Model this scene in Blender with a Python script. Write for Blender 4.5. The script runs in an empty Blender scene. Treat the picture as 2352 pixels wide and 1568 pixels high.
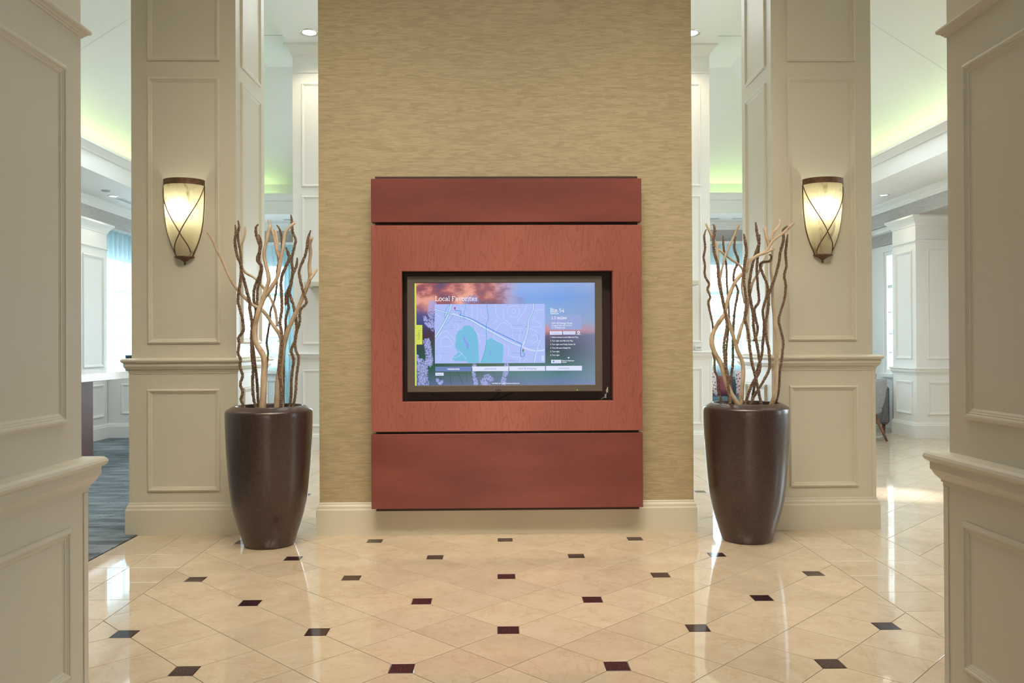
import bpy, math, random
import numpy as np
from mathutils import Vector, Matrix

random.seed(7)
S = bpy.context.scene
COL = S.collection
EYE = 1.25

# ------------------------------------------------------------------ camera
F = 1882.95
YAW, PIT, ROL = -0.016584, -0.004948, -0.0047574
cy, sy = math.cos(YAW), math.sin(YAW); cp, sp = math.cos(PIT), math.sin(PIT); cr, sr = math.cos(ROL), math.sin(ROL)
RM = np.array([[cr, -sr, 0], [sr, cr, 0], [0, 0, 1]]) @ np.array([[1, 0, 0], [0, cp, -sp], [0, sp, cp]]) @ np.array([[cy, 0, sy], [0, 1, 0], [-sy, 0, cy]])
def w(v): return Vector((v[0], v[2], -v[1]))
right, down, fwd = w(RM[0]), w(RM[1]), w(RM[2])
cam = bpy.data.objects.new('camera', bpy.data.cameras.new('camera'))
COL.objects.link(cam)
m = Matrix.Identity(4)
for i in range(3):
    m[i][0] = right[i]; m[i][1] = -down[i]; m[i][2] = -fwd[i]
m.translation = (0, 0, EYE)
cam.matrix_world = m
cam.data.sensor_width = 36.0
cam.data.lens = 36.0 * F / 2352
cam.data.clip_start = 0.05
S.camera = cam

# ------------------------------------------------------------------ view, world, lights
S.view_settings.view_transform = 'Standard'
S.view_settings.look = 'None'
S.view_settings.exposure = 0.0
S.view_settings.gamma = 1.0
S.view_settings.use_curve_mapping = False
S.cycles.use_denoising = True
S.cycles.max_bounces = 10
S.cycles.diffuse_bounces = 5
S.cycles.glossy_bounces = 4
S.cycles.transmission_bounces = 8
S.cycles.transparent_max_bounces = 12
S.cycles.sample_clamp_indirect = 6.0
S.cycles.caustics_reflective = False
S.cycles.caustics_refractive = False

world = bpy.data.worlds.new('daylight'); S.world = world
world.use_nodes = True
bg = world.node_tree.nodes['Background']
bg.inputs[0].default_value = (0.80, 0.91, 1.0, 1)
bg.inputs[1].default_value = 10.0

WARM = (1.0, 0.85, 0.66)
def area(name, loc, sx, sy_, power, color, rot=(0, 0, 0), spread=math.pi):
    d = bpy.data.lights.new(name, 'AREA'); d.shape = 'RECTANGLE'
    d.size = sx; d.size_y = sy_; d.energy = power; d.color = color; d.spread = spread
    o = bpy.data.objects.new(name, d); COL.objects.link(o); o.location = loc; o.rotation_euler = rot
    return o
def spot(name, loc, target, power, color, angle, blend=0.6, size=0.05):
    d = bpy.data.lights.new(name, 'SPOT'); d.energy = power; d.color = color
    d.spot_size = math.radians(angle); d.spot_blend = blend; d.shadow_soft_size = size
    o = bpy.data.objects.new(name, d); COL.objects.link(o); o.location = loc
    v = Vector(target) - Vector(loc)
    o.rotation_euler = v.to_track_quat('-Z', 'Y').to_euler()
    return o
# added fill panels, unseen: over the hall, behind the camera, in lobby and bays
area('hall_fill', (0.05, 4.0, 4.80), 2.4, 1.4, 22, (1, .97, .92), spread=math.radians(110))
area('hall_fill', (0.05, 2.6, 4.72), 4.4, .7, 52, (1, .87, .68), (math.radians(26), 0, 0), spread=math.radians(78))
area('front_fill', (0.05, -3.6, 1.3), 2.0, 2.2, 44, (1, .88, .72), (math.radians(-90), 0, math.pi))
area('lobby_fill', (0.05, 8.1, 4.84), 3.4, 2.4, 60, (.92, .97, 1.0))
area('lobby_fill', (-3.7, 7.8, 4.25), .9, 4.0, 46, (.86, .95, 1.0), spread=math.radians(125))
area('lobby_fill', (3.8, 7.8, 4.25), .9, 4.0, 38, (.88, .96, 1.0), spread=math.radians(125))
area('bay_fill', (-4.75, 10.4, 3.22), .5, 1.6, 4, (.93, .97, 1.0))
area('bay_fill', (5.0, 9.6, 3.22), .5, 2.0, 3, (.95, .97, 1.0))
# downlights washing the feature wall, then an added pair brightening the columns
spot('wall_washer', (0.05, 2.6, 4.80), (0.05, 5.4, 2.5), 46, (1, .84, .60), 62)
spot('wall_washer', (0.05, 3.4, 4.80), (0.05, 5.4, 0.70), 230, (1, .84, .66), 24, 1.0)
spot('wall_washer', (-0.7, 2.7, 4.80), (-2.1, 5.5, 1.9), 80, (1, .84, .58), 66, .9)
spot('wall_washer', (0.8, 2.7, 4.80), (2.2, 5.5, 1.9), 72, (1, .84, .58), 66, .9)
for dx in (-.95, 1.05):  # spots added as fill for the hall floor
    for dy in (3.3, 4.25): spot('hall_floor_fill', (dx, dy, 4.80), (dx, dy, 0), 30, (1, .90, .72), 66, .9)
# added spot standing in for the bright patch on the marble aisle
spot('aisle_patch_spot', (3.35, 6.75, 4.6), (3.35, 6.75, 0), 1500, (1, .97, .92), 11, 1.0)

# ------------------------------------------------------------------ pixel helpers (2352 x 1568)
def ray(px, py):
    d = RM.T @ np.array([(px - 1176) / F, (py - 784) / F, 1.0]); return (d[0], d[2], -d[1])
def atY(px, py, Y):
    d = ray(px, py); t = Y / d[1]; return Vector((d[0] * t, Y, d[2] * t + EYE))

# ------------------------------------------------------------------ mesh builder
class MB:
    def __init__(s): s.v = []; s.f = []; s.sm = []
    def add(s, verts, faces, smooth=False):
        b = len(s.v); s.v += [tuple(p) for p in verts]
        for f in faces: s.f.append([b + i for i in f]); s.sm.append(smooth)
        return s
    def box(s, x0, x1, y0, y1, z0, z1):
        return s.add([(x0, y0, z0), (x1, y0, z0), (x1, y1, z0), (x0, y1, z0), (x0, y0, z1), (x1, y0, z1), (x1, y1, z1), (x0, y1, z1)],
                     [(3, 2, 1, 0), (4, 5, 6, 7), (0, 1, 5, 4), (1, 2, 6, 5), (2, 3, 7, 6), (3, 0, 4, 7)])
    def bbox(s, x0, x1, y0, y1, z0, z1, b=0.004):
        """box with chamfered edges"""
        import itertools
        V = []; idx = {}
        for cx in (0, 1):
            for cy_ in (0, 1):
                for cz in (0, 1):
                    X = (x0, x1)[cx]; Y = (y0, y1)[cy_]; Z = (z0, z1)[cz]
                    dx = b if cx == 0 else -b; dy = b if cy_ == 0 else -b; dz = b if cz == 0 else -b
                    idx[cx, cy_, cz, 0] = len(V); V.append((X, Y + dy, Z + dz))
                    idx[cx, cy_, cz, 1] = len(V); V.append((X + dx, Y, Z + dz))
                    idx[cx, cy_, cz, 2] = len(V); V.append((X + dx, Y + dy, Z))
        Fc = []
        def I(c, a): return idx[c[0], c[1], c[2], a]
        for ax in range(3):
            o = [k for k in range(3) if k != ax]
            for sd in (0, 1):
                q = []
                for (p, r) in ((0, 0), (1, 0), (1, 1), (0, 1)):
                    c = [0, 0, 0]; c[ax] = sd; c[o[0]] = p; c[o[1]] = r; q.append(I(c, ax))
                Fc.append(q)
            for p in (0, 1):
                for r in (0, 1):
                    c0 = [0, 0, 0]; c0[o[0]] = p; c0[o[1]] = r; c1 = list(c0); c1[ax] = 1
                    Fc.append([I(c0, o[0]), I(c1, o[0]), I(c1, o[1]), I(c0, o[1])])
        for c in itertools.product((0, 1), repeat=3): Fc.append([I(c, 0), I(c, 1), I(c, 2)])
        n0 = len(s.f)
        s.add(V, Fc)
        cen = Vector(((x0 + x1) / 2, (y0 + y1) / 2, (z0 + z1) / 2))
        for k in range(n0, len(s.f)):
            P = [Vector(s.v[i]) for i in s.f[k]]
            n = (P[1] - P[0]).cross(P[2] - P[0])
            if n.dot(sum(P, Vector()) / len(P) - cen) < 0: s.f[k].reverse()
        return s
    def loops(s, rings, closed=True, cap0=False, cap1=False, smooth=False):
        """rings: list of equal-length vertex lists"""
        b = len(s.v); n = len(rings[0])
        for r in rings: s.v += [tuple(p) for p in r]
        for k in range(len(rings) - 1):
            for i in range(n if closed else n - 1):
                j = (i + 1) % n
                s.f.append([b + k * n + i, b + k * n + j, b + (k + 1) * n + j, b + (k + 1) * n + i]); s.sm.append(smooth)
        if cap0: s.f.append([b + i for i in range(n)][::-1]); s.sm.append(False)
        if cap1: s.f.append([b + (len(rings) - 1) * n + i for i in range(n)]); s.sm.append(False)
        return s
    def lathe(s, prof, c, seg=48, smooth=True, cap0=True, cap1=False, ex=1.0, ey=1.0):
        rings = [[(c[0] + r * ex * math.cos(2 * math.pi * i / seg), c[1] + r * ey * math.sin(2 * math.pi * i / seg), c[2] + z) for i in range(seg)] for r, z in prof]
        return s.loops(rings, True, cap0, cap1, smooth)
    def tube(s, pts, rad, seg=8, smooth=True, caps=True):
        P = [Vector(p) for p in pts]; n = len(P)
        if not hasattr(rad, '__len__'): rad = [rad] * n
        rings = []; ref = None
        for k in range(n):
            t = (P[min(k + 1, n - 1)] - P[max(k - 1, 0)]).normalized()
            if ref is None: ref = t.orthogonal().normalized()
            ref = (ref - t * ref.dot(t)).normalized()
            q = t.cross(ref)
            rings.append([P[k] + (ref * math.cos(2 * math.pi * i / seg) + q * math.sin(2 * math.pi * i / seg)) * rad[k] for i in range(seg)])
        return s.loops(rings, True, caps, caps, smooth)
    def build(s, name, mat, parent=None):
        me = bpy.data.meshes.new(name); me.from_pydata(s.v, [], s.f)
        me.polygons.foreach_set('use_smooth', s.sm)
        if mat: me.materials.append(mat)
        me.update()
        o = bpy.data.objects.new(name, me); COL.objects.link(o)
        if parent: o.parent = parent; o.matrix_parent_inverse = parent.matrix_world.inverted()
        return o

def tag(o, label=None, cat=None, group=None, kind=None):
    if label: o['label'] = label
    if cat: o['category'] = cat
    if group: o['group'] = group
    if kind: o['kind'] = kind
    return o
def empty(name, loc, label=None, cat=None, group=None, kind=None):
    o = bpy.data.objects.new(name, None); COL.objects.link(o); o.location = loc; o.empty_display_size = .1
    o.matrix_world = Matrix.Translation(loc)
    return tag(o, label, cat, group, kind)

def frame_rings(org, u, v, n, W, H, prof):
    """moulding frame: rect W x H from org in (u,v); prof (inset, out)"""
    rings = []
    for s_, d in prof:
        rings.append([org + u * a + v * b + n * d for a, b in ((s_, s_), (W - s_, s_), (W - s_, H - s_), (s_, H - s_))])
    return rings
PANEL = [(0, 0), (0, .006), (.004, .010), (.010, .013), (.015, .012), (.018, .008), (.021, .008), (.024, .0055), (.028, .005), (.031, .002), (.034, 0)]
def panel_frame(parent, mat, org, u, v, n, W, H, name='panel_molding', k=1.0):
    b = MB(); R = frame_rings(Vector(org), Vector(u), Vector(v), Vector(n), W, H, [(a * k, d * k) for a, d in PANEL])
    # orientation: outward normal n
    if Vector(u).cross(Vector(v)).dot(Vector(n)) > 0: b.loops(R)
    else: b.loops([r[::-1] for r in R])
    return b.build(name, mat, parent)
def perimeter(x0, x1, y0, y1, prof, z0=0.0):
    """moulding around a rectangular footprint; prof (out, z) going up"""
    return [[(x0 - o, y0 - o, z0 + z), (x1 + o, y0 - o, z0 + z), (x1 + o, y1 + o, z0 + z), (x0 - o, y1 + o, z0 + z)] for o, z in prof]
BASE = [(.020, 0), (.020, .163), (.017, .168), (.014, .176), (.014, .184), (.010, .192), (.004, .199), (.004, .206), (0, .213)]
RAIL = [(0, 0), (.004, .002), (.004, .012), (.008, .014), (.008, .020), (.014, .026), (.022, .036), (.026, .046), (.030, .050), (.030, .072), (.036, .075), (.042, .080), (.045, .088), (.042, .096), (.034, .102), (.020, .104), (0, .105)]
CROWN = [(0, 0), (.008, .004), (.010, .02), (.025, .045), (.05, .075), (.075, .10), (.085, .105), (.085, .13), (0, .13)]

# ------------------------------------------------------------------ materials
def new_mat(name):
    m_ = bpy.data.materials.new(name); m_.use_nodes = True
    nt = m_.node_tree; bs = nt.nodes['Principled BSDF']; return m_, nt, bs
def N(nt, t, **kw):
    n = nt.nodes.new(t)
    for k, v in kw.items():
        if k in ('inp',):
            for a, b in v.items(): n.inputs[a].default_value = b
        else: setattr(n, k, v)
    return n
def ramp(nt, stops, fac=None):
    r = nt.nodes.new('ShaderNodeValToRGB'); e = r.color_ramp.elements
    while len(e) < len(stops): e.new(0.5)
    for k, (p, c) in enumerate(stops): e[k].position = p; e[k].color = (*c, 1)
    if fac: nt.links.new(fac, r.inputs[0])
    return r
def mapping(nt, scale=(1, 1, 1), coord='Object', loc=(0, 0, 0), rot=(0, 0, 0)):
    if coord == 'Position':
        g = N(nt, 'ShaderNodeNewGeometry'); src = g.outputs['Position']
    else:
        g = N(nt, 'ShaderNodeTexCoord'); src = g.outputs[coord]
    mp = N(nt, 'ShaderNodeMapping'); mp.inputs['Scale'].default_value = scale; mp.inputs['Location'].default_value = loc; mp.inputs['Rotation'].default_value = rot
    nt.links.new(src, mp.inputs[0]); return mp.outputs[0]
def noise(nt, vec, scale, detail=4, rough=.55, dist=0.0):
    n = N(nt, 'ShaderNodeTexNoise'); n.inputs['Scale'].default_value = scale; n.inputs['Detail'].default_value = detail
    n.inputs['Roughness'].default_value = rough; n.inputs['Distortion'].default_value = dist
    nt.links.new(vec, n.inputs['Vector']); return n.outputs['Fac']
def bump(nt, bs, h, strength=.2, dist=.002):
    b = N(nt, 'ShaderNodeBump'); b.inputs['Strength'].default_value = strength; b.inputs['Distance'].default_value = dist
    nt.links.new(h, b.inputs['Height']); nt.links.new(b.outputs[0], bs.inputs['Normal'])
def simple(name, col, rough=.5, metal=0.0, nscale=None, var=.06, bstr=0.0, spec=None, coord='Position'):
    m_, nt, bs = new_mat(name)
    bs.inputs['Roughness'].default_value = rough; bs.inputs['Metallic'].default_value = metal
    if spec is not None: bs.inputs['Specular IOR Level'].default_value = spec
    h = noise(nt, mapping(nt, coord=coord), nscale or 6)
    c0 = tuple(max(0, c * (1 - var)) for c in col); c1 = tuple(min(1, c * (1 + var)) for c in col)
    r = ramp(nt, [(.3, c0), (.7, c1)], h); nt.links.new(r.outputs[0], bs.inputs['Base Color'])
    if bstr: bump(nt, bs, noise(nt, mapping(nt, coord=coord), (nscale or 6) * 40), bstr, .0006)
    return m_
M = {}
M['paint'] = simple('cream_paint', (.66, .622, .515), .38, nscale=1.5, var=.015, bstr=.05)
M['white'] = simple('white_paint', (.82, .815, .785), .60, nscale=1.5, var=.01, spec=.25)
M['ceil'] = simple('ceiling_paint', (.84, .84, .82), .55, nscale=1.5, var=.01)
M['bronze'] = simple('bronze_metal', (.17, .095, .055), .45, .55, nscale=40, var=.25)
M['black'] = simple('black_plastic', (.012, .011, .014), .45, nscale=30, var=.2)
M['bezel'] = simple('dark_bezel', (.10, .085, .07), .42, nscale=400, var=.3)
M['silver'] = simple('metal_plug', (.55, .52, .48), .3, .8)
M['chrome'] = simple('chrome_trim', (.75, .74, .72), .22, .9)
M['grout'] = simple('floor_grout', (.10, .076, .052), .8)
M['quartz'] = simple('white_quartz', (.82, .81, .79), .12, nscale=9, var=.05)
M['monitor'] = simple('monitor_plastic', (.03, .07, .10), .3)
M['greyfab'] = simple('grey_fabric', (.30, .30, .31), .9, nscale=60, var=.25, bstr=.4)
M['tweed'] = simple('charcoal_tweed', (.17, .17, .18), .95, nscale=90, var=.75, bstr=.6)
M['tealfab'] = simple('teal_fabric', (.09, .15, .19), .9, nscale=60, var=.2)
M['mauve'] = simple('mauve_fabric', (.27, .075, .10), .9, nscale=60, var=.15)
M['red'] = simple('red_fabric', (.26, .045, .055), .9, nscale=50, var=.2)
M['legwood'] = simple('walnut_leg', (.17, .085, .05), .4, nscale=20, var=.3)
M['ground'] = simple('pale_paving', (.62, .62, .60), .9, nscale=3, var=.1)
M['leaf'] = simple('hedge_leaves', (.40, .52, .26), .8, nscale=9, var=.5)
M['vent'] = simple('vent_metal', (.40, .43, .45), .5)
M['switch'] = simple('switch_plastic', (.80, .79, .75), .35)

def wallpaper(name, c0, c1):
    m_, nt, bs = new_mat(name); bs.inputs['Roughness'].default_value = .62
    g = N(nt, 'ShaderNodeNewGeometry'); sp_ = N(nt, 'ShaderNodeSeparateXYZ'); nt.links.new(g.outputs['Position'], sp_.inputs[0])
    ad = N(nt, 'ShaderNodeMath', operation='ADD'); nt.links.new(sp_.outputs[0], ad.inputs[0]); nt.links.new(sp_.outputs[1], ad.inputs[1])
    wob = noise(nt, mapping(nt, (9, 9, 26), 'Position'), 1.0, 2, .5)
    wz = N(nt, 'ShaderNodeMath', operation='MULTIPLY_ADD'); nt.links.new(wob, wz.inputs[0]); wz.inputs[1].default_value = .013; nt.links.new(sp_.outputs[2], wz.inputs[2])
    wx = N(nt, 'ShaderNodeMath', operation='MULTIPLY_ADD'); nt.links.new(noise(nt, mapping(nt, (3, 3, 60), 'Position', (5, 2, 1)), 1.0, 1), wx.inputs[0]); wx.inputs[1].default_value = .35; nt.links.new(ad.outputs[0], wx.inputs[2])
    cb = N(nt, 'ShaderNodeCombineXYZ'); nt.links.new(wx.outputs[0], cb.inputs[0]); nt.links.new(wz.outputs[0], cb.inputs[1])
    br = N(nt, 'ShaderNodeTexBrick'); nt.links.new(cb.outputs[0], br.inputs['Vector'])
    for k, v in {'Scale': 1.0, 'Mortar Size': .0011, 'Mortar Smooth': .9, 'Bias': 0.0, 'Brick Width': .066, 'Row Height': .0118}.items(): br.inputs[k].default_value = v
    br.offset = .43; br.inputs['Color1'].default_value = (0.15, 0.15, 0.15, 1); br.inputs['Color2'].default_value = (1, 1, 1, 1); br.inputs['Mortar'].default_value = (0, 0, 0, 1)
    f = noise(nt, mapping(nt, (260, 260, 420), 'Position'), 1.0, 2, .6)
    b = noise(nt, mapping(nt, (24, 24, 170), 'Position', (3, 1, 5)), 1.0, 2, .5)
    m1 = N(nt, 'ShaderNodeMath', operation='MULTIPLY_ADD'); nt.links.new(br.outputs['Color'], m1.inputs[0]); m1.inputs[1].default_value = .50
    m2 = N(nt, 'ShaderNodeMath', operation='MULTIPLY_ADD'); nt.links.new(f, m2.inputs[0]); m2.inputs[1].default_value = .35; m2.inputs[2].default_value = -.12
    m3 = N(nt, 'ShaderNodeMath', operation='MULTIPLY_ADD'); nt.links.new(b, m3.inputs[0]); m3.inputs[1].default_value = .55; nt.links.new(m2.outputs[0], m3.inputs[2])
    nt.links.new(m3.outputs[0], m1.inputs[2])
    r = ramp(nt, [(.12, c0), (.85, c1)], m1.outputs[0])
    nt.links.new(r.outputs[0], bs.inputs['Base Color']); bump(nt, bs, m1.outputs[0], .3, .002)
    return m_
M['wallpaper'] = wallpaper('gold_wallpaper', (.33, .262, .148), (.50, .41, .25))
M['taupe'] = wallpaper('taupe_wallpaper', (.36, .34, .32), (.50, .48, .45))

def wood(name, c_lo, c_hi, vertical=True, rough=.32, line=.5):
    m_, nt, bs = new_mat(name); bs.inputs['Roughness'].default_value = rough
    if vertical:
        v1 = mapping(nt, (7.5, 7.5, 1.15), 'Position', (2.3, 0, .4)); v2 = mapping(nt, (160, 160, 5), 'Position'); v3 = mapping(nt, (2.2, 2.2, .9), 'Position')
    else:
        v1 = mapping(nt, (1.2, 3, 5), 'Position'); v2 = mapping(nt, (8, 60, 160), 'Position'); v3 = mapping(nt, (1.6, 2, 5), 'Position', (4, 2, 1))
    n1 = noise(nt, v1, 1.0, 2.5, .5, .25)
    # growth rings: contour lines of a smooth stretched field
    mul = N(nt, 'ShaderNodeMath', operation='MULTIPLY'); nt.links.new(n1, mul.inputs[0]); mul.inputs[1].default_value = 20
    fr = N(nt, 'ShaderNodeMath', operation='FRACT'); nt.links.new(mul.outputs[0], fr.inputs[0])
    pw = N(nt, 'ShaderNodeMath', operation='POWER'); nt.links.new(fr.outputs[0], pw.inputs[0]); pw.inputs[1].default_value = 7
    n2 = noise(nt, v2, 1.0, 3, .6); n3 = noise(nt, v3, 1.0, 3, .5)
    add = N(nt, 'ShaderNodeMath', operation='MULTIPLY_ADD'); nt.links.new(n2, add.inputs[0]); add.inputs[1].default_value = .35; nt.links.new(n3, add.inputs[2])
    mr = N(nt, 'ShaderNodeMapRange'); mr.inputs['From Min'].default_value = .45; mr.inputs['From Max'].default_value = .90; nt.links.new(add.outputs[0], mr.inputs[0])
    r = ramp(nt, [(0, c_lo), (1, c_hi)], mr.outputs[0])
    mixl = N(nt, 'ShaderNodeMix', data_type='RGBA', blend_type='MULTIPLY')
    ls = N(nt, 'ShaderNodeMath', operation='MULTIPLY'); nt.links.new(pw.outputs[0], ls.inputs[0]); ls.inputs[1].default_value = line
    nt.links.new(ls.outputs[0], mixl.inputs['Factor']); nt.links.new(r.outputs[0], mixl.inputs['A']); mixl.inputs['B'].default_value = (.42, .30, .22, 1)
    nt.links.new(mixl.outputs['Result'], bs.inputs['Base Color'])
    return m_
M['cherry'] = wood('cherry_veneer', (.27, .076, .056), (.375, .117, .087), True, .36, .48)
M['mahogany'] = wood('mahogany_veneer', (.15, .036, .030), (.225, .056, .044), False, .36, .12)
M['corewood'] = wood('dark_core_wood', (.030, .011, .011), (.045, .015, .014), False, .5, .1)
M['counterwood'] = wood('counter_wood', (.085, .035, .038), (.13, .050, .050), True, .4, .3)

def marble():
    m_, nt, bs = new_mat('crema_marble')
    bs.inputs['Roughness'].default_value = .045
    bs.inputs['IOR'].default_value = 1.6; bs.inputs['Specular IOR Level'].default_value = .85
    oi = N(nt, 'ShaderNodeObjectInfo')
    g = N(nt, 'ShaderNodeNewGeometry')
    sc = N(nt, 'ShaderNodeVectorMath', operation='SCALE'); cmb = N(nt, 'ShaderNodeCombineXYZ')
    for k in range(3): nt.links.new(oi.outputs['Random'], cmb.inputs[k])
    nt.links.new(cmb.outputs[0], sc.inputs[0]); sc.inputs['Scale'].default_value = 37
    ad = N(nt, 'ShaderNodeVectorMath', operation='ADD'); nt.links.new(g.outputs['Position'], ad.inputs[0]); nt.links.new(sc.outputs[0], ad.inputs[1])
    n1 = noise(nt, ad.outputs[0], 5, 6, .62, .4)
    n2 = noise(nt, ad.outputs[0], 2.2, 7, .6, 1.2)
    n3 = noise(nt, ad.outputs[0], 28, 5, .7)
    base = ramp(nt, [(.25, (.57, .455, .32)), (.5, (.635, .515, .375)), (.75, (.68, .565, .425))], n1)
    # veins where n2 crosses .5
    sb = N(nt, 'ShaderNodeMath', operation='SUBTRACT'); nt.links.new(n2, sb.inputs[0]); sb.inputs[1].default_value = .5
    ab = N(nt, 'ShaderNodeMath', operation='ABSOLUTE'); nt.links.new(sb.outputs[0], ab.inputs[0])
    vr = ramp(nt, [(0, (.30, .30, .30)), (.010, (0, 0, 0))], ab.outputs[0])
    mx = N(nt, 'ShaderNodeMix', data_type='RGBA', blend_type='MIX'); nt.links.new(vr.outputs[0], mx.inputs['Factor'])
    nt.links.new(base.outputs[0], mx.inputs['A']); mx.inputs['B'].default_value = (.46, .29, .16, 1)
    m2 = N(nt, 'ShaderNodeMix', data_type='RGBA', blend_type='MULTIPLY'); m2.inputs['Factor'].default_value = .5
    r3 = ramp(nt, [(.3, (.86, .83, .80)), (.7, (1, 1, 1))], n3)
    nt.links.new(mx.outputs['Result'], m2.inputs['A']); nt.links.new(r3.outputs[0], m2.inputs['B'])
    hs = N(nt, 'ShaderNodeHueSaturation'); nt.links.new(m2.outputs['Result'], hs.inputs['Color'])
    vv = N(nt, 'ShaderNodeMapRange'); vv.inputs['To Min'].default_value = .93; vv.inputs['To Max'].default_value = 1.05; nt.links.new(oi.outputs['Random'], vv.inputs[0])
    nt.links.new(vv.outputs[0], hs.inputs['Value'])
    nt.links.new(hs.outputs[0], bs.inputs['Base Color'])
    return m_
M['marble'] = marble()
def granite():
    m_, nt, bs = new_mat('dark_granite'); bs.inputs['Roughness'].default_value = .08
    n = noise(nt, mapping(nt, (1, 1, 1), 'Position'), 150, 2, .8)
    r = ramp(nt, [(.35, (.010, .005, .007)), (.55, (.035, .013, .016)), (.70, (.16, .07, .10))], n)
    nt.links.new(r.outputs[0], bs.inputs['Base Color']); return m_
M['granite'] = granite()
def potmat():
    m_, nt, bs = new_mat('brown_lacquer'); bs.inputs['Roughness'].default_value = .32; bs.inputs['Metallic'].default_value = .2; bs.inputs['Coat Weight'].default_value = .45; bs.inputs['Coat Roughness'].default_value = .2
    n = noise(nt, mapping(nt, (1, 1, 1), 'Position'), 300, 2, .7); n2 = noise(nt, mapping(nt, (6, 6, 1.2), 'Position'), 1, 3)
    r = ramp(nt, [(.35, (.036, .020, .018)), (.6, (.070, .042, .036)), (.72, (.22, .16, .145))], n)
    r2 = ramp(nt, [(.3, (.75, .7, .7)), (.7, (1.0, 1.0, 1.0))], n2)
    mx = N(nt, 'ShaderNodeMix', data_type='RGBA', blend_type='MULTIPLY'); mx.inputs['Factor'].default_value = 1
    nt.links.new(r.outputs[0], mx.inputs['A']); nt.links.new(r2.outputs[0], mx.inputs['B']); nt.links.new(mx.outputs['Result'], bs.inputs['Base Color'])
    return m_
M['pot'] = potmat()
def driftmat():
    m_, nt, bs = new_mat('driftwood'); bs.inputs['Roughness'].default_value = .6
    a = noise(nt, mapping(nt, (120, 120, 12), 'Position'), 1, 4, .6); b = noise(nt, mapping(nt, (14, 14, 9), 'Position'), 1, 3)
    ad = N(nt, 'ShaderNodeMath', operation='MULTIPLY_ADD'); nt.links.new(a, ad.inputs[0]); ad.inputs[1].default_value = .5; nt.links.new(b, ad.inputs[2])
    r = ramp(nt, [(.48, (.23, .14, .085)), (.66, (.48, .355, .235)), (.92, (.64, .52, .37))], ad.outputs[0])
    nt.links.new(r.outputs[0], bs.inputs['Base Color']); bump(nt, bs, a, .4, .002); return m_
M['drift'] = driftmat()
def cordmat():
    m_, nt, bs = new_mat('coiled_bark'); bs.inputs['Roughness'].default_value = .8
    a = noise(nt, mapping(nt, (1, 1, 1), 'Position'), 170, 3, .7)
    r = ramp(nt, [(.3, (.06, .035, .022)), (.5, (.19, .12, .075)), (.72, (.42, .30, .20))], a)
    nt.links.new(r.outputs[0], bs.inputs['Base Color']); bump(nt, bs, a, .5, .003); return m_
M['cord'] = cordmat()
def carpetmat():
    m_, nt, bs = new_mat('woven_carpet'); bs.inputs['Roughness'].default_value = .95
    a = noise(nt, mapping(nt, (2.2, 9, 1), 'Position'), 1, 5, .65); b = noise(nt, mapping(nt, (38, 70, 1), 'Position'), 1, 3, .7)
    c = noise(nt, mapping(nt, (5, 16, 1), 'Position', (7, 3, 0)), 1, 4, .6)
    r = ramp(nt, [(.30, (.055, .068, .08)), (.45, (.135, .165, .19)), (.58, (.22, .265, .295)), (.72, (.31, .36, .38))], a)
    dk = ramp(nt, [(.55, (0, 0, 0)), (.62, (1, 1, 1))], b)
    cm = ramp(nt, [(.48, (0, 0, 0)), (.6, (1, 1, 1))], c)
    ml = N(nt, 'ShaderNodeMath', operation='MULTIPLY'); nt.links.new(dk.outputs[0], ml.inputs[0]); nt.links.new(cm.outputs[0], ml.inputs[1])
    mx = N(nt, 'ShaderNodeMix', data_type='RGBA'); nt.links.new(ml.outputs[0], mx.inputs['Factor']); nt.links.new(r.outputs[0], mx.inputs['A'])
    spk = noise(nt, mapping(nt, (3, 7, 1), 'Position', (1, 9, 0)), 1, 2)
    cc = ramp(nt, [(.52, (.035, .035, .04)), (.62, (.10, .03, .035))], spk); nt.links.new(cc.outputs[0], mx.inputs['B'])
    nt.links.new(mx.outputs['Result'], bs.inputs['Base Color']); bump(nt, bs, noise(nt, mapping(nt, (1, 1, 1), 'Position'), 220, 2), .8, .006)
    return m_
M['carpet'] = carpetmat()
def sheer(name, col, alpha):
    m_ = bpy.data.materials.new(name); m_.use_nodes = True; nt = m_.node_tree; nt.nodes.clear()
    out = N(nt, 'ShaderNodeOutputMaterial'); tr = N(nt, 'ShaderNodeBsdfTransparent'); tl = N(nt, 'ShaderNodeBsdfTranslucent'); df = N(nt, 'ShaderNodeBsdfDiffuse')
    n = noise(nt, mapping(nt, (300, 300, 20), 'Position'), 1, 2)
    r = ramp(nt, [(.3, tuple(c * .85 for c in col)), (.7, col)], n)
    nt.links.new(r.outputs[0], tl.inputs[0]); nt.links.new(r.outputs[0], df.inputs[0]); tr.inputs[0].default_value = (.84, .95, 1, 1)
    a = N(nt, 'ShaderNodeMixShader'); a.inputs[0].default_value = .35; nt.links.new(tl.outputs[0], a.inputs[1]); nt.links.new(df.outputs[0], a.inputs[2])
    b = N(nt, 'ShaderNodeMixShader'); b.inputs[0].default_value = alpha; nt.links.new(tr.outputs[0], b.inputs[1]); nt.links.new(a.outputs[0], b.inputs[2])
    nt.links.new(b.outputs[0], out.inputs[0]); return m_
M['sheer'] = sheer('sheer_curtain', (.66, .84, .90), .36)
M['drape'] = sheer('teal_drape', (.50, .74, .80), .60)
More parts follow.
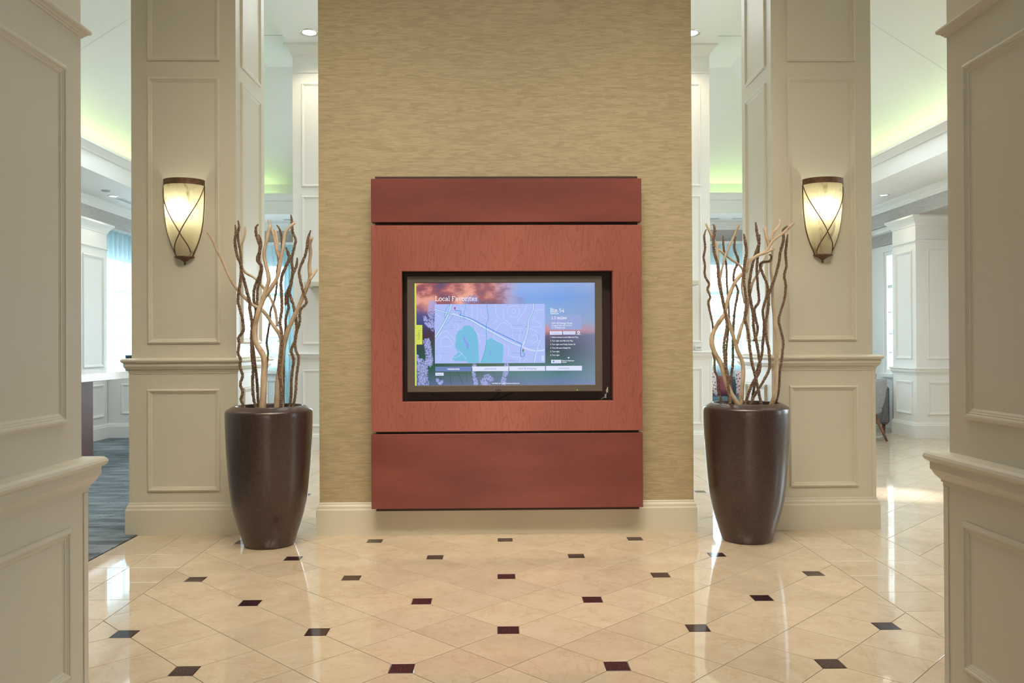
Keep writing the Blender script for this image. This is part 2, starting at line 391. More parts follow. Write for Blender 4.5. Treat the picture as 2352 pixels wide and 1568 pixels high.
def glass():
    m_ = bpy.data.materials.new('window_glass'); m_.use_nodes = True; nt = m_.node_tree; nt.nodes.clear()
    out = N(nt, 'ShaderNodeOutputMaterial'); tr = N(nt, 'ShaderNodeBsdfTransparent'); gl = N(nt, 'ShaderNodeBsdfGlossy'); gl.inputs['Roughness'].default_value = .02
    tr.inputs[0].default_value = (.96, .98, .98, 1)
    lw = N(nt, 'ShaderNodeLayerWeight'); lw.inputs[0].default_value = .5
    pw = N(nt, 'ShaderNodeMath', operation='POWER'); nt.links.new(lw.outputs['Facing'], pw.inputs[0]); pw.inputs[1].default_value = 5.0
    fr = N(nt, 'ShaderNodeMath', operation='MULTIPLY_ADD'); nt.links.new(pw.outputs[0], fr.inputs[0]); fr.inputs[1].default_value = .9; fr.inputs[2].default_value = .04
    b = N(nt, 'ShaderNodeMixShader'); nt.links.new(fr.outputs[0], b.inputs[0]); nt.links.new(tr.outputs[0], b.inputs[1]); nt.links.new(gl.outputs[0], b.inputs[2])
    nt.links.new(b.outputs[0], out.inputs[0]); return m_
M['glass'] = glass()
def emit(name, col, st):
    m_ = bpy.data.materials.new(name); m_.use_nodes = True; nt = m_.node_tree; nt.nodes.clear()
    out = N(nt, 'ShaderNodeOutputMaterial'); e = N(nt, 'ShaderNodeEmission'); e.inputs[0].default_value = (*col, 1); e.inputs[1].default_value = st
    nt.links.new(e.outputs[0], out.inputs[0]); return m_
M['bulb'] = emit('bulb_glow', (.90, 1.0, .76), 80)
M['downlight'] = emit('downlight_glow', (1, .93, .80), 4.0)
M['led'] = emit('standby_glow', (.25, 1.0, .08), 1.2)
def alabaster():
    m_ = bpy.data.materials.new('alabaster'); m_.use_nodes = True; nt = m_.node_tree; nt.nodes.clear()
    out = N(nt, 'ShaderNodeOutputMaterial'); tl = N(nt, 'ShaderNodeBsdfTranslucent'); df = N(nt, 'ShaderNodeBsdfDiffuse'); gl = N(nt, 'ShaderNodeBsdfGlossy'); gl.inputs['Roughness'].default_value = .25
    n = noise(nt, mapping(nt, (10, 10, 6), 'Position', rot=(0, .6, 0)), 1, 5, .6, 1.5)
    r = ramp(nt, [(.30, (.30, .24, .16)), (.45, (.60, .50, .34)), (.7, (.66, .56, .39))], n)
    nt.links.new(r.outputs[0], tl.inputs[0]); nt.links.new(r.outputs[0], df.inputs[0])
    a = N(nt, 'ShaderNodeMixShader'); a.inputs[0].default_value = .5; nt.links.new(tl.outputs[0], a.inputs[1]); nt.links.new(df.outputs[0], a.inputs[2])
    b = N(nt, 'ShaderNodeMixShader'); b.inputs[0].default_value = .05; nt.links.new(a.outputs[0], b.inputs[1]); nt.links.new(gl.outputs[0], b.inputs[2])
    nt.links.new(b.outputs[0], out.inputs[0]); return m_
M['alabaster'] = alabaster()
def dots():
    m_, nt, bs = new_mat('spotted_fabric'); bs.inputs['Roughness'].default_value = .9
    v = N(nt, 'ShaderNodeTexVoronoi'); v.inputs['Scale'].default_value = 26; nt.links.new(mapping(nt, (1, 1, .8), 'Position'), v.inputs['Vector'])
    c = ramp(nt, [(.0, (.45, .03, .12)), (.5, (.20, .05, .20)), (1, (.50, .06, .10))]); nt.links.new(v.outputs['Color'], c.inputs[0])
    k = ramp(nt, [(.30, (1, 1, 1)), (.36, (0, 0, 0))], v.outputs['Distance'])
    mx = N(nt, 'ShaderNodeMix', data_type='RGBA'); nt.links.new(k.outputs[0], mx.inputs['Factor']); mx.inputs['A'].default_value = (.75, .66, .66, 1)
    nt.links.new(c.outputs[0], mx.inputs['B']); nt.links.new(mx.outputs['Result'], bs.inputs['Base Color']); return m_
M['spots'] = dots()

X, Y_, Z = Vector((1, 0, 0)), Vector((0, 1, 0)), Vector((0, 0, 1))

# ------------------------------------------------------------------ floor
A = .8371; T = A / (2 * math.sqrt(2)); OX, OY = .0374, 5.286; DOT = .047
XL2, XL1, XR1, XR2 = -2.403, -1.812, 1.888, 2.478
J = .0022
def clip(poly, nx, ny, d):
    out = []
    for i in range(len(poly)):
        p, q = poly[i], poly[(i + 1) % len(poly)]
        a = nx * p[0] + ny * p[1] - d; b = nx * q[0] + ny * q[1] - d
        if a >= 0: out.append(p)
        if (a >= 0) != (b >= 0):
            t = a / (a - b); out.append((p[0] + (q[0] - p[0]) * t, p[1] + (q[1] - p[1]) * t))
    return out
def inset(poly, d):
    n = len(poly); out = []
    for i in range(n):
        p0, p1, p2 = poly[i - 1], poly[i], poly[(i + 1) % n]
        e1 = Vector((p1[0] - p0[0], p1[1] - p0[1])); e2 = Vector((p2[0] - p1[0], p2[1] - p1[1]))
        if e1.length < 1e-6 or e2.length < 1e-6: continue
        e1.normalize(); e2.normalize()
        n1 = Vector((-e1.y, e1.x)); n2 = Vector((-e2.y, e2.x))
        k = 1 + n1.dot(n2)
        if k < .05: k = .05
        o = (n1 + n2) * (d / k); out.append((p1[0] + o.x, p1[1] + o.y))
    return out
def area2(p): return sum(p[i - 1][0] * p[i][1] - p[i][0] * p[i - 1][1] for i in range(len(p))) / 2
def clean(p):
    q = []
    for a in p:
        if not q or math.hypot(a[0] - q[-1][0], a[1] - q[-1][1]) > 2e-3: q.append(a)
    if len(q) > 1 and math.hypot(q[0][0] - q[-1][0], q[0][1] - q[-1][1]) < 2e-3: q.pop()
    return q
floor = MB().box(-6.6, 6.6, -4, 13.6, -.12, -.0025).build('floor', M['grout'])
tag(floor, 'polished cream marble floor with small dark granite insets', 'floor', kind='structure')
tiles = []; insets = []
R_ = range(-60, 60); s2 = math.sqrt(2)
def uv2xy(u, v): return (OX + (u + v) / s2, OY + (u - v) / s2)
def diamonds(x0, x1, y0, y1, dots_):
    for mm in R_:
        for nn in R_:
            cx, cy_ = uv2xy((mm + .5) * T, (nn + .5) * T)
            if cx < x0 - .25 or cx > x1 + .25 or cy_ < y0 - .25 or cy_ > y1 + .25: continue
            P = []
            for (du, dv) in ((0, 0), (0, 1), (1, 1), (1, 0)):   # orientation fixed below
                P.append((mm + du, nn + dv))
            poly = []
            k = DOT * s2
            for i, (a, b) in enumerate(P):
                if dots_ and a % 2 == 0 and b % 2 == 0:
                    pa, pb = P[i - 1], P[(i + 1) % 4]
                    poly.append(uv2xy(a * T + (pa[0] - a) * k, b * T + (pa[1] - b) * k))
                    poly.append(uv2xy(a * T + (pb[0] - a) * k, b * T + (pb[1] - b) * k))
                else: poly.append(uv2xy(a * T, b * T))
            if area2(poly) < 0: poly.reverse()
            for c in ((1, 0, x0), (-1, 0, -x1), (0, 1, y0), (0, -1, -y1)):
                if poly: poly = clip(poly, *c)
            poly = clean(poly)
            if len(poly) >= 3 and area2(poly) > 4e-4: tiles.append(poly)
            if dots_ and mm % 2 == 0 and nn % 2 == 0:
                X0, Y0 = uv2xy(mm * T, nn * T)
                if x0 + .05 < X0 < x1 - .05 and y0 + .05 < Y0 < y1 - .05:
                    insets.append([(X0 - DOT, Y0 - DOT), (X0 + DOT, Y0 - DOT), (X0 + DOT, Y0 + DOT), (X0 - DOT, Y0 + DOT)])
diamonds(XL1, XR1, 1.0, 13.4, True)
diamonds(XR2, 6.5, 1.0, 13.4, False)
for (a, b) in ((XL2, (XL2 + XL1) / 2), ((XL2 + XL1) / 2, XL1), (XR1, (XR1 + XR2) / 2), ((XR1 + XR2) / 2, XR2)):
    yy = 4.99 - T * 14
    while yy < 13.4:
        if yy > .9: tiles.append([(a, yy), (b, yy), (b, min(yy + T, 13.4)), (a, min(yy + T, 13.4))])
        yy += T
def tile_geo(b, poly, cx=0, cy_=0, top=0.0):
    P0 = inset(poly, J * .6); P1 = inset(poly, J * 1.15); n = len(P0)
    if len(P1) != n or n < 3: return False
    b.add([(p[0] - cx, p[1] - cy_, top - .0028) for p in P0] + [(p[0] - cx, p[1] - cy_, top - .0006) for p in P0] + [(p[0] - cx, p[1] - cy_, top) for p in P1],
          [list(range(2 * n, 3 * n))] + [[i, (i + 1) % n, n + (i + 1) % n, n + i] for i in range(n)] + [[n + i, n + (i + 1) % n, 2 * n + (i + 1) % n, 2 * n + i] for i in range(n)])
    return True
def cen(p): return (sum(a[0] for a in p) / len(p), sum(a[1] for a in p) / len(p))
def seen(p):
    c = cen(p)
    return c[1] > 2.85 and abs((c[0]) / c[1]) < .66
cache = {}
def place(polys, name, mat, limit):
    order = sorted(polys, key=lambda p: (0 if seen(p) else 1, cen(p)[1]))
    rest = MB()
    for k, p in enumerate(order):
        c = cen(p)
        if k < limit and seen(p):
            key = (name,) + tuple(round(v, 3) for q in p for v in (q[0] - c[0], q[1] - c[1]))
            me = cache.get(key)
            if me is None:
                b = MB()
                if not tile_geo(b, p, *c): continue
                me = bpy.data.meshes.new(name); me.from_pydata(b.v, [], b.f); me.materials.append(mat); me.update(); cache[key] = me
            o = bpy.data.objects.new(name, me); COL.objects.link(o); o.location = (c[0], c[1], 0); o.parent = floor
        else: tile_geo(rest, p)
    if rest.f:
        o = rest.build('distant_' + name + 's', mat, floor); o['kind'] = 'stuff'
place(tiles, 'tile', M['marble'], 300)
place(insets, 'inset_tile', M['granite'], 200)

carpet = MB().bbox(-5.42, XL2 - .002, 2.6, 11.36, -.002, .006, .002).build('carpet', M['carpet'])
tag(carpet, 'grey blue carpet with broken dark and red streaks, left of the marble floor', 'carpet')

# ------------------------------------------------------------------ columns
def column(name, x0, x1, y0, y1, H, label, base=.215, rail=1.072, panels=((1.273, 3.06), (3.17, 4.42)), low=(.285, .97), crown=True, mat=None, faces='fblr', ins=.107, k=1.0, neck=4.54):
    mat = mat or M['paint']
    e = empty(name, ((x0 + x1) / 2, (y0 + y1) / 2, 0), label, 'column', kind='structure')
    p = .010
    MB().box(x0, x1, y0, y1, rail + .05, H).build('shaft', mat, e)
    b = MB().box(x0 - p, x1 + p, y0 - p, y1 + p, 0.0, rail + .05)
    b.build('pedestal', mat, e)
    # corner strips of the pedestal
    for sx, X0 in ((-1, x0 - p), (1, x1 + p)):
        for sy_, Y0 in ((-1, y0 - p), (1, y1 + p)):
            MB().box(min(X0 + sx * .003, X0 - sx * .021), max(X0 + sx * .003, X0 - sx * .021), min(Y0 + sy_ * .003, Y0 - sy_ * .021), max(Y0 + sy_ * .003, Y0 - sy_ * .021), base, rail).build('corner_strip', mat, e)
    MB().loops(perimeter(x0 - p, x1 + p, y0 - p, y1 + p, [(o + .003, z * base / .213) for o, z in BASE])).build('base_molding', mat, e)
    MB().loops(perimeter(x0 - p, x1 + p, y0 - p, y1 + p, RAIL, rail), cap1=True).build('chair_rail', mat, e)
    if crown:
        MB().loops(perimeter(x0, x1, y0, y1, [(0, 0), (.012, .004), (.018, .012), (.018, .02), (0, .024)], neck)).build('necking', mat, e)
        MB().loops(perimeter(x0, x1, y0, y1, CROWN, H - .13), cap1=True).build('crown', mat, e)
    def faces_of(off, z0, z1):
        X0, X1, Y0, Y1 = x0 - off, x1 + off, y0 - off, y1 + off
        i = ins + off
        if 'f' in faces: panel_frame(e, mat, (X0 + i, Y0, z0), X, Z, -Y_, X1 - X0 - 2 * i, z1 - z0)
        if 'b' in faces: panel_frame(e, mat, (X0 + i, Y1, z0), X, Z, Y_, X1 - X0 - 2 * i, z1 - z0)
        if 'l' in faces: panel_frame(e, mat, (X0, Y0 + i, z0), Y_, Z, -X, Y1 - Y0 - 2 * i, z1 - z0)
        if 'r' in faces: panel_frame(e, mat, (X1, Y0 + i, z0), Y_, Z, X, Y1 - Y0 - 2 * i, z1 - z0)
    for a, c in panels: faces_of(0, a, c)
    faces_of(p, *low)
    return e
column('column', -2.455, -1.757, 5.53, 6.20, 4.88, 'cream panelled column holding the sconce beside the carpet')
column('column', 1.860, 2.542, 5.53, 6.20, 4.88, 'cream panelled column holding the sconce beside the open marble aisle')
column('column', -2.465, -1.77, 9.90, 10.60, 4.88, 'white panelled column behind the feature wall, window with teal drape beside it', mat=M['white'])
column('column', 1.875, 2.575, 9.90, 10.60, 4.88, 'white panelled column behind the feature wall with a thermostat above its rail', mat=M['white'])
def pillar(x0, x1, y0, y1, label):
    e = column('pillar', x0, x1, y0, y1, 4.98, label, rail=.818, panels=((1.03, 2.06), (2.36, 4.5)), low=(.30, .735), crown=False, faces='lr', ins=.093)
    MB().loops(perimeter(x0, x1, y0, y1, [(0, 0), (.004, .001), (.006, .006), (.010, .008), (.012, .012), (.020, .016), (.023, .022), (.022, .028), (.016, .032), (.010, .036), (0, .040)], 2.174)).build('cornice_molding', M['paint'], e)
    return e
pillar(-1.95, -1.245, 1.77, 2.468, 'near pillar at the frame edge with the carpet showing past it')
pillar(1.36, 2.06, 1.755, 2.453, 'near pillar at the frame edge with the sunlit marble aisle showing past it')

# ------------------------------------------------------------------ feature wall
WX0, WX1, WY = -1.193, 1.303, 5.475
tag(MB().box(WX0, WX1, WY, 5.72, 0, 4.88).build('wall_center', M['wallpaper']), 'freestanding wall in gold woven wallpaper behind the wooden screen unit', 'wall', kind='structure')
tag(MB().loops(perimeter(WX0, WX1, WY, 5.72, [(o, z * 1.0) for o, z in BASE])).build('baseboard_center', M['paint']), 'tall cream baseboard along the foot of the wallpapered wall', 'baseboard', kind='structure')

u = empty('media_unit', (0.057, 5.45, 0.163), 'wide wooden wall unit of three stacked panels framing the screen', 'wall unit')
UX0, UX1, PF = -.826, .941, 5.35
# core built around the opening
OX0, OX1, OZ0, OZ1 = -.628, .748, .886, 1.737
c = MB(); K0, K1 = PF + .062, WY
c.box(UX0 + .018, OX0 - .01, K0, K1, .165, 2.367).box(OX1 + .01, UX1 - .016, K0, K1, .165, 2.367)
c.box(OX0 - .01, OX1 + .01, K0, K1, .165, OZ0 - .01).box(OX0 - .01, OX1 + .01, K0, K1, OZ1 + .01, 2.367)
c.build('core', M['corewood'], u)
MB().bbox(UX0, UX1, PF, PF + .062, 2.057, 2.341, .002).build('panel', M['mahogany'], u)
MB().bbox(UX0 - .004, UX1, PF, PF + .062, .191, .676, .002).build('panel', M['mahogany'], u)
b = MB()
def rect(x0, x1, z0, z1, y): return [(x0, y, z0), (x1, y, z0), (x1, y, z1), (x0, y, z1)]
MZ0, MZ1 = .692, 2.037
b.loops([rect(OX0, OX1, OZ0, OZ1, PF + .062), rect(OX0, OX1, OZ0, OZ1, PF + .002), rect(OX0 - .002, OX1 + .002, OZ0 - .002, OZ1 + .002, PF),
         rect(UX0 + .002, UX1 - .002, MZ0 + .002, MZ1 - .002, PF), rect(UX0, UX1, MZ0, MZ1, PF + .002), rect(UX0, UX1, MZ0, MZ1, PF + .062), rect(OX0, OX1, OZ0, OZ1, PF + .062)])
b.build('frame_panel', M['cherry'], u)
r = MB()
r.box(OX0 - .01, OX1 + .01, WY - .006, WY - .001, OZ0 - .01, OZ1 + .01)
r.box(OX0 - .008, OX1 + .008, PF + .064, WY - .006, OZ0 - .010, OZ0).box(OX0 - .008, OX1 + .008, PF + .064, WY - .006, OZ1, OZ1 + .010)
r.box(OX0 - .010, OX0, PF + .064, WY - .006, OZ0, OZ1).box(OX1, OX1 + .010, PF + .064, WY - .006, OZ0, OZ1)
r.build('recess_lining', M['corewood'], u)

# ------------------------------------------------------------------ television
SY = 5.405
tv = empty('television', (0.043, SY + .03, .95), 'wide flat television showing a local map inside the wooden unit', 'television')
TX0, TX1, TZ0, TZ1 = -.600, .687, .945, 1.710
SX0, SX1, SZ0, SZ1 = -.550, .638, .990, 1.663
b = MB()
b.loops([rect(SX0, SX1, SZ0, SZ1, SY + .004), rect(SX0, SX1, SZ0, SZ1, SY - .006), rect(SX0 - .003, SX1 + .003, SZ0 - .003, SZ1 + .003, SY - .009),
         rect(TX0 + .004, TX1 - .004, TZ0 + .004, TZ1 - .004, SY - .009), rect(TX0, TX1, TZ0, TZ1, SY - .005), rect(TX0, TX1, TZ0, TZ1, SY + .052)], cap1=True)
b.build('bezel', M['bezel'], tv)
MB().bbox(-.02, .015, SY - .0105, SY - .009, TZ0 + .010, TZ0 + .016, .0005).build('badge', M['black'], tv)
p = atY(1326, 895.5, SY - .0095)
MB().lathe([(.0032, 0), (.0028, .0006)], (0, 0, 0), 10, cap1=True)
b = MB(); b.box(p.x - .003, p.x + .003, SY - .011, SY - .009, p.z - .0022, p.z + .0022); b.build('standby_light', M['led'], tv)

def screen_mat():
    m_ = bpy.data.materials.new('screen_picture'); m_.use_nodes = True; nt = m_.node_tree; nt.nodes.clear()
    out = N(nt, 'ShaderNodeOutputMaterial'); e = N(nt, 'ShaderNodeEmission'); gl = N(nt, 'ShaderNodeBsdfGlossy'); gl.inputs['Roughness'].default_value = .15
    g = N(nt, 'ShaderNodeTexCoord'); sep = N(nt, 'ShaderNodeSeparateXYZ'); nt.links.new(g.outputs['Generated'], sep.inputs[0])
    U, V = sep.outputs[0], sep.outputs[2]
    nz = noise(nt, mapping(nt, (4.5, 1, 4.2), 'Generated'), 1, 4, .55)
    nz2 = noise(nt, mapping(nt, (3, 1, 5.5), 'Generated', (4, 0, 2)), 1, 3, .5)
    def math_(op, a, b, c=None):
        n = N(nt, 'ShaderNodeMath', operation=op)
        for k, v in enumerate((a, b, c)):
            if v is None: continue
            if isinstance(v, (int, float)): n.inputs[k].default_value = v
            else: nt.links.new(v, n.inputs[k])
        return n.outputs[0]
    def mix(f, a, b):
        n = N(nt, 'ShaderNodeMix', data_type='RGBA')
        nt.links.new(f, n.inputs['Factor'])
        for s_, v in (('A', a), ('B', b)):
            if isinstance(v, tuple): n.inputs[s_].default_value = (*v, 1)
            else: nt.links.new(v, n.inputs[s_])
        return n.outputs['Result']
    vd = math_('MULTIPLY_ADD', math_('SUBTRACT', nz2, .5), .14, V)
    colr = ramp(nt, [(0, (.13, .19, .38)), (.10, (.07, .20, .24)), (.22, (.035, .13, .13)), (.36, (.035, .06, .10)), (.47, (.09, .09, .19)), (.53, (.55, .24, .30)), (.62, (.26, .40, .66)), (.85, (.17, .36, .80)), (1, (.30, .45, .82))], vd)
    # left: pink cloud banks over blue
    cl = ramp(nt, [(.36, (.10, .075, .17)), (.47, (.34, .10, .12)), (.56, (.80, .33, .26)), (.68, (.82, .50, .47))], nz)
    lo = ramp(nt, [(0, (.10, .15, .30)), (.16, (.02, .10, .06)), (.35, (.03, .07, .07)), (.5, (.06, .03, .06)), (.62, (.06, .07, .20)), (.75, (.10, .10, .26))], vd)
    mlo = ramp(nt, [(.70, (0, 0, 0)), (.80, (1, 1, 1))], vd)
    left = mix(mlo.outputs[0], lo.outputs[0], cl.outputs[0])
    ud = math_('MULTIPLY_ADD', math_('SUBTRACT', nz, .5), .5, U)
    ml = ramp(nt, [(.42, (1, 1, 1)), (.62, (0, 0, 0))], ud)
    colx = mix(ml.outputs[0], colr.outputs[0], left)
    # pale right edge
    rt = ramp(nt, [(.80, (0, 0, 0)), (1.0, (.45, .45, .45))], U)
    colx = mix(rt.outputs[0], colx, (.36, .40, .55))
    nt.links.new(colx, e.inputs[0]); e.inputs[1].default_value = 1.0
    ad = N(nt, 'ShaderNodeMixShader'); ad.inputs[0].default_value = .03; nt.links.new(e.outputs[0], ad.inputs[1]); nt.links.new(gl.outputs[0], ad.inputs[2])
    nt.links.new(ad.outputs[0], out.inputs[0]); return m_
screen = MB().box(SX0, SX1, SY, SY + .003, SZ0, SZ1).build('screen', screen_mat(), tv)
LAY = [0]
def slab(x0, y0, x1, y1, mat, name, lay):
    """flat patch printed on the screen picture; pixel corners"""
    yy = SY - .0004 * lay
    a = atY(x0, y1, yy); b_ = atY(x1, y0, yy)
    return MB().add([(a.x, yy, a.z), (b_.x, yy, a.z), (b_.x, yy, b_.z), (a.x, yy, b_.z)], [(0, 1, 2, 3)]).build(name, mat, screen)
def ribbon(b, pts, wpx, lay):
    """flat stroke along pixel points"""
    yy = SY - .0004 * lay; n = len(pts)
    L, Rr = [], []
    for k in range(n):
        p0, p1 = pts[max(k - 1, 0)], pts[min(k + 1, n - 1)]
        dx, dy = p1[0] - p0[0], p1[1] - p0[1]; l = math.hypot(dx, dy) or 1
        ox, oy = -dy / l * wpx / 2, dx / l * wpx / 2
        L.append(atY(pts[k][0] + ox, pts[k][1] + oy, yy)); Rr.append(atY(pts[k][0] - ox, pts[k][1] - oy, yy))
    b.add(L + Rr, [(k, k + 1, n + k + 1, n + k) for k in range(n - 1)])
def polyfill(pts, mat, name, lay):
    yy = SY - .0004 * lay
    return MB().add([atY(x, y, yy) for x, y in pts], [list(range(len(pts)))]).build(name, mat, screen)
def sm(pts, it=2):
    for _ in range(it):
        q = [pts[0]]
        for a, b_ in zip(pts, pts[1:]):
            q.append((a[0] * .75 + b_[0] * .25, a[1] * .75 + b_[1] * .25)); q.append((a[0] * .25 + b_[0] * .75, a[1] * .25 + b_[1] * .75))
        q.append(pts[-1]); pts = q
    return pts
E_ = {k: emit('screen_' + k, c, 1.0) for k, c in dict(map=(.44, .53, .93), park=(.20, .52, .74), lake=(.25, .36, .85), road=(.62, .72, .98), teal=(.12, .40, .62), route=(.03, .24, .72),
     white=(.92, .93, 1.0), button=(.74, .78, .98), tab=(.17, .24, .52), yellow=(.66, .72, .12), ytext=(.30, .36, .05), panel=(.33, .40, .70), ink=(.22, .29, .62), red=(.62, .06, .14), green=(.02, .36, .16), plume=(.40, .42, .80), stalk=(.06, .07, .10), plumedark=(.24, .27, .58)).items()}
def ms(cx, cyy, W=1930 / 320.0): return (940 + cx / W, 640 + cyy / W)       # points measured on an enlarged view of the screen
# yellow menu bar
slab(951.5, 650.5, 956, 885.5, E_['yellow'], 'menu_bar', 1)
slab(955.5, 746, 970, 791, E_['yellow'], 'menu_tab', 2)
# plumes of the picture
def plume(name, spine, wid, n, seed, mat='plume', lay=1):
    rnd = random.Random(seed); b = MB(); sp_ = sm([ms(*p) for p in spine]); yy = SY - .0004 * lay
    for k in range(n):
        t = rnd.random() * (len(sp_) - 1.001); i = int(t); f = t - i
        x = sp_[i][0] * (1 - f) + sp_[i + 1][0] * f; y = sp_[i][1] * (1 - f) + sp_[i + 1][1] * f
        r_ = wid * math.sqrt(rnd.random()); a = rnd.random() * 6.28; x += r_ * math.cos(a); y += r_ * math.sin(a)
        if not (957 < x < 1365 and 652 < y < 884): continue
        s_ = .5 + rnd.random() * .9; a = rnd.random() * 6.28
        b.add([atY(x + s_ * math.cos(a + q), y + s_ * 1.2 * math.sin(a + q), yy) for q in (0, 2.1, 4.2)][::-1], [(0, 1, 2)])
    b.build(name, E_[mat], screen)['kind'] = 'stuff'
plume('plume', [(330, 330), (300, 430), (310, 560), (345, 680)], 9, 700, 1)
plume('plume', [(215, 540), (240, 620), (300, 660)], 5, 260, 2)
plume('plume', [(780, 320), (850, 260), (930, 300)], 8, 420, 3, 'plumedark')
plume('plume', [(240, 870), (270, 980), (280, 1100), (270, 1180)], 9, 800, 4)
plume('plume', [(150, 1160), (190, 1260), (180, 1360), (200, 1460)], 13, 1100, 5)
plume('plume', [(900, 1190), (895, 1300), (910, 1400), (925, 1470)], 5, 330, 6)
plume('plume', [(1350, 1200), (1335, 1300), (1310, 1380), (1305, 1450)], 6, 420, 7)
plume('plume', [(1130, 1390), (1085, 1340), (1020, 1410), (1040, 1460), (1080, 1460)], 7, 420, 8)
plume('plume', [(390, 1400), (420, 1460), (450, 1420)], 4, 160, 9)
plume('plume', [(110, 1060), (120, 1120), (140, 1140)], 3, 90, 10)
b = MB()
for s_ in ([(560, 1290), (580, 1470)], [(670, 1290), (750, 1470)], [(700, 1180), (705, 1215)], [(345, 1290), (370, 1410)], [(790, 1290), (800, 1400)], [(435, 1340), (440, 1420)], [(210, 1300), (250, 1470)]):
    ribbon(b, [ms(*q) for q in s_], .7, 2)
b.build('stalks', E_['stalk'], screen)['kind'] = 'stuff'
# map
mx0, my0, mx1, my1 = 999, 697.5, 1251.5, 834.5
slab(mx0, my0, mx1, my1, E_['map'], 'map_panel', 3)
polyfill([ms(*p) for p in [(635, 950), (650, 780), (680, 715), (720, 710), (760, 650), (830, 645), (900, 690), (940, 780), (955, 880), (960, 1000), (968, 1165), (815, 1165), (780, 1120), (700, 1040)]], E_['park'], 'park_area', 4)
polyfill([ms(*p) for p in [(990, 1165), (1040, 1030), (1075, 850), (1130, 820), (1200, 860), (1300, 905), (1305, 1000), (1290, 1165)]], E_['park'], 'park_area', 4)
polyfill([ms(*p) for p in [(590, 1105), (690, 1010), (770, 1080), (800, 1140), (640, 1140)]], E_['park'], 'park_area', 4)
polyfill([ms(*p) for p in [(740, 785), (765, 800), (790, 865), (825, 890), (825, 970), (800, 975), (780, 900), (755, 850)]], E_['lake'], 'lake_area', 5)
polyfill([ms(*p) for p in [(1115, 1000), (1130, 1000), (1130, 1060), (1112, 1060)]], E_['lake'], 'lake_area', 5)
b = MB()
def road(b, pts, wd, lay=6): ribbon(b, [(min(max(x, mx0), mx1), min(max(y, my0), my1)) for x, y in sm([ms(*p) for p in pts])], wd, lay)
small = [[(870, 350), (870, 540)], [(945, 350), (945, 570)], [(700, 350), (720, 410), (780, 440)], [(990, 430), (1000, 520), (1080, 560)], [(1190, 350), (1210, 540), (1260, 540)], [(1300, 430), (1310, 560), (1360, 590), (1410, 650), (1440, 690), (1700, 685), (1790, 760)],
         [(1360, 470), (1370, 390), (1440, 365), (1510, 390), (1535, 460), (1500, 530), (1430, 540), (1380, 500)], [(1410, 450), (1440, 410), (1480, 440), (1460, 480), (1420, 470)], [(1630, 350), (1600, 440), (1540, 520), (1490, 600)], [(1170, 620), (1210, 560), (1230, 600)],
         [(1170, 800), (1180, 740), (1260, 620), (1310, 600), (1360, 640)], [(1170, 800), (1180, 840), (1300, 905), (1390, 940), (1370, 1000), (1370, 1080), (1540, 1085)], [(430, 940), (440, 850), (500, 790), (560, 830), (600, 900), (590, 940), (430, 940)], [(365, 870), (440, 740), (520, 720)], [(520, 720), (640, 860)],
         [(570, 1165), (580, 1090), (640, 1090)], [(400, 1030), (450, 1080), (400, 1150)], [(690, 1000), (800, 1120)], [(640, 1100), (740, 1030)], [(900, 700), (960, 770), (985, 900)], [(960, 770), (1060, 790)], [(1700, 560), (1830, 620), (1830, 680), (1700, 660)], [(1740, 440), (1870, 430)], [(1740, 510), (1710, 580)], [(1690, 800), (1760, 760), (1790, 840), (1720, 900), (1680, 850)], [(1540, 1080), (1530, 1165)], [(1580, 1165), (1600, 1110), (1650, 1120)], [(1440, 700), (1420, 810), (1500, 880)], [(1540, 700), (1520, 860)], [(800, 460), (790, 530)], [(370, 480), (450, 560)], [(640, 620), (700, 640), (660, 720)]]
for s_ in small: road(b, s_, .8)
b.build('street_lines', E_['road'], screen)['kind'] = 'stuff'
b = MB()
for s_ in ([(358, 425), (480, 460), (600, 490), (760, 530), (870, 580), (1000, 660), (1200, 770), (1400, 880), (1580, 950), (1680, 990), (1780, 1000), (1875, 985)], [(585, 350), (560, 450), (500, 580), (430, 700), (360, 810)], [(1720, 350), (1715, 450), (1650, 570), (1645, 700), (1600, 860), (1555, 960)], [(1810, 840), (1770, 960), (1740, 1090), (1725, 1165)]): road(b, s_, 3.2, 7)
b.build('road_lines', E_['road'], screen)['kind'] = 'stuff'
b = MB()
for s_, wd in (([(358, 416), (480, 450), (600, 480)], .8), ([(358, 436), (480, 470), (600, 500), (750, 545), (870, 592), (1000, 672), (1200, 782), (1400, 892), (1580, 962)], .8), ([(572, 350), (548, 450), (488, 580), (420, 690), (358, 790)], 1.0), ([(596, 350), (572, 450), (515, 580), (445, 700), (362, 830)], 1.0), ([(570, 360), (530, 380), (510, 430), (480, 510), (490, 555), (540, 480)], 1.0), ([(610, 500), (570, 570), (500, 640)], .8),
               ([(1075, 350), (1085, 470), (1105, 540), (1060, 640), (1070, 790), (1075, 850), (1040, 1030), (990, 1165)], 1.2), ([(780, 350), (780, 400), (755, 460), (760, 590)], .9), ([(1710, 350), (1706, 450), (1640, 570), (1635, 700), (1590, 860)], .8), ([(1730, 350), (1726, 450), (1660, 570), (1657, 700), (1610, 870)], .8), ([(1780, 760), (1810, 840), (1765, 960), (1732, 1090), (1718, 1165)], .9)): road(b, s_, wd, 8)
b.build('road_edges', E_['teal'], screen)['kind'] = 'stuff'
b = MB()
for s_, wd in (([(632, 432), (640, 440), (705, 442), (718, 455), (715, 495), (690, 500)], 1.3), ([(690, 500), (760, 520), (870, 555), (1000, 630), (1200, 735), (1400, 830), (1560, 905)], 1.5), ([(1565, 905), (1545, 960), (1540, 1078), (1580, 1078), (1605, 1050), (1580, 1025)], 1.3)): road(b, s_, wd, 9)
b.build('route_line', E_['route'], screen)
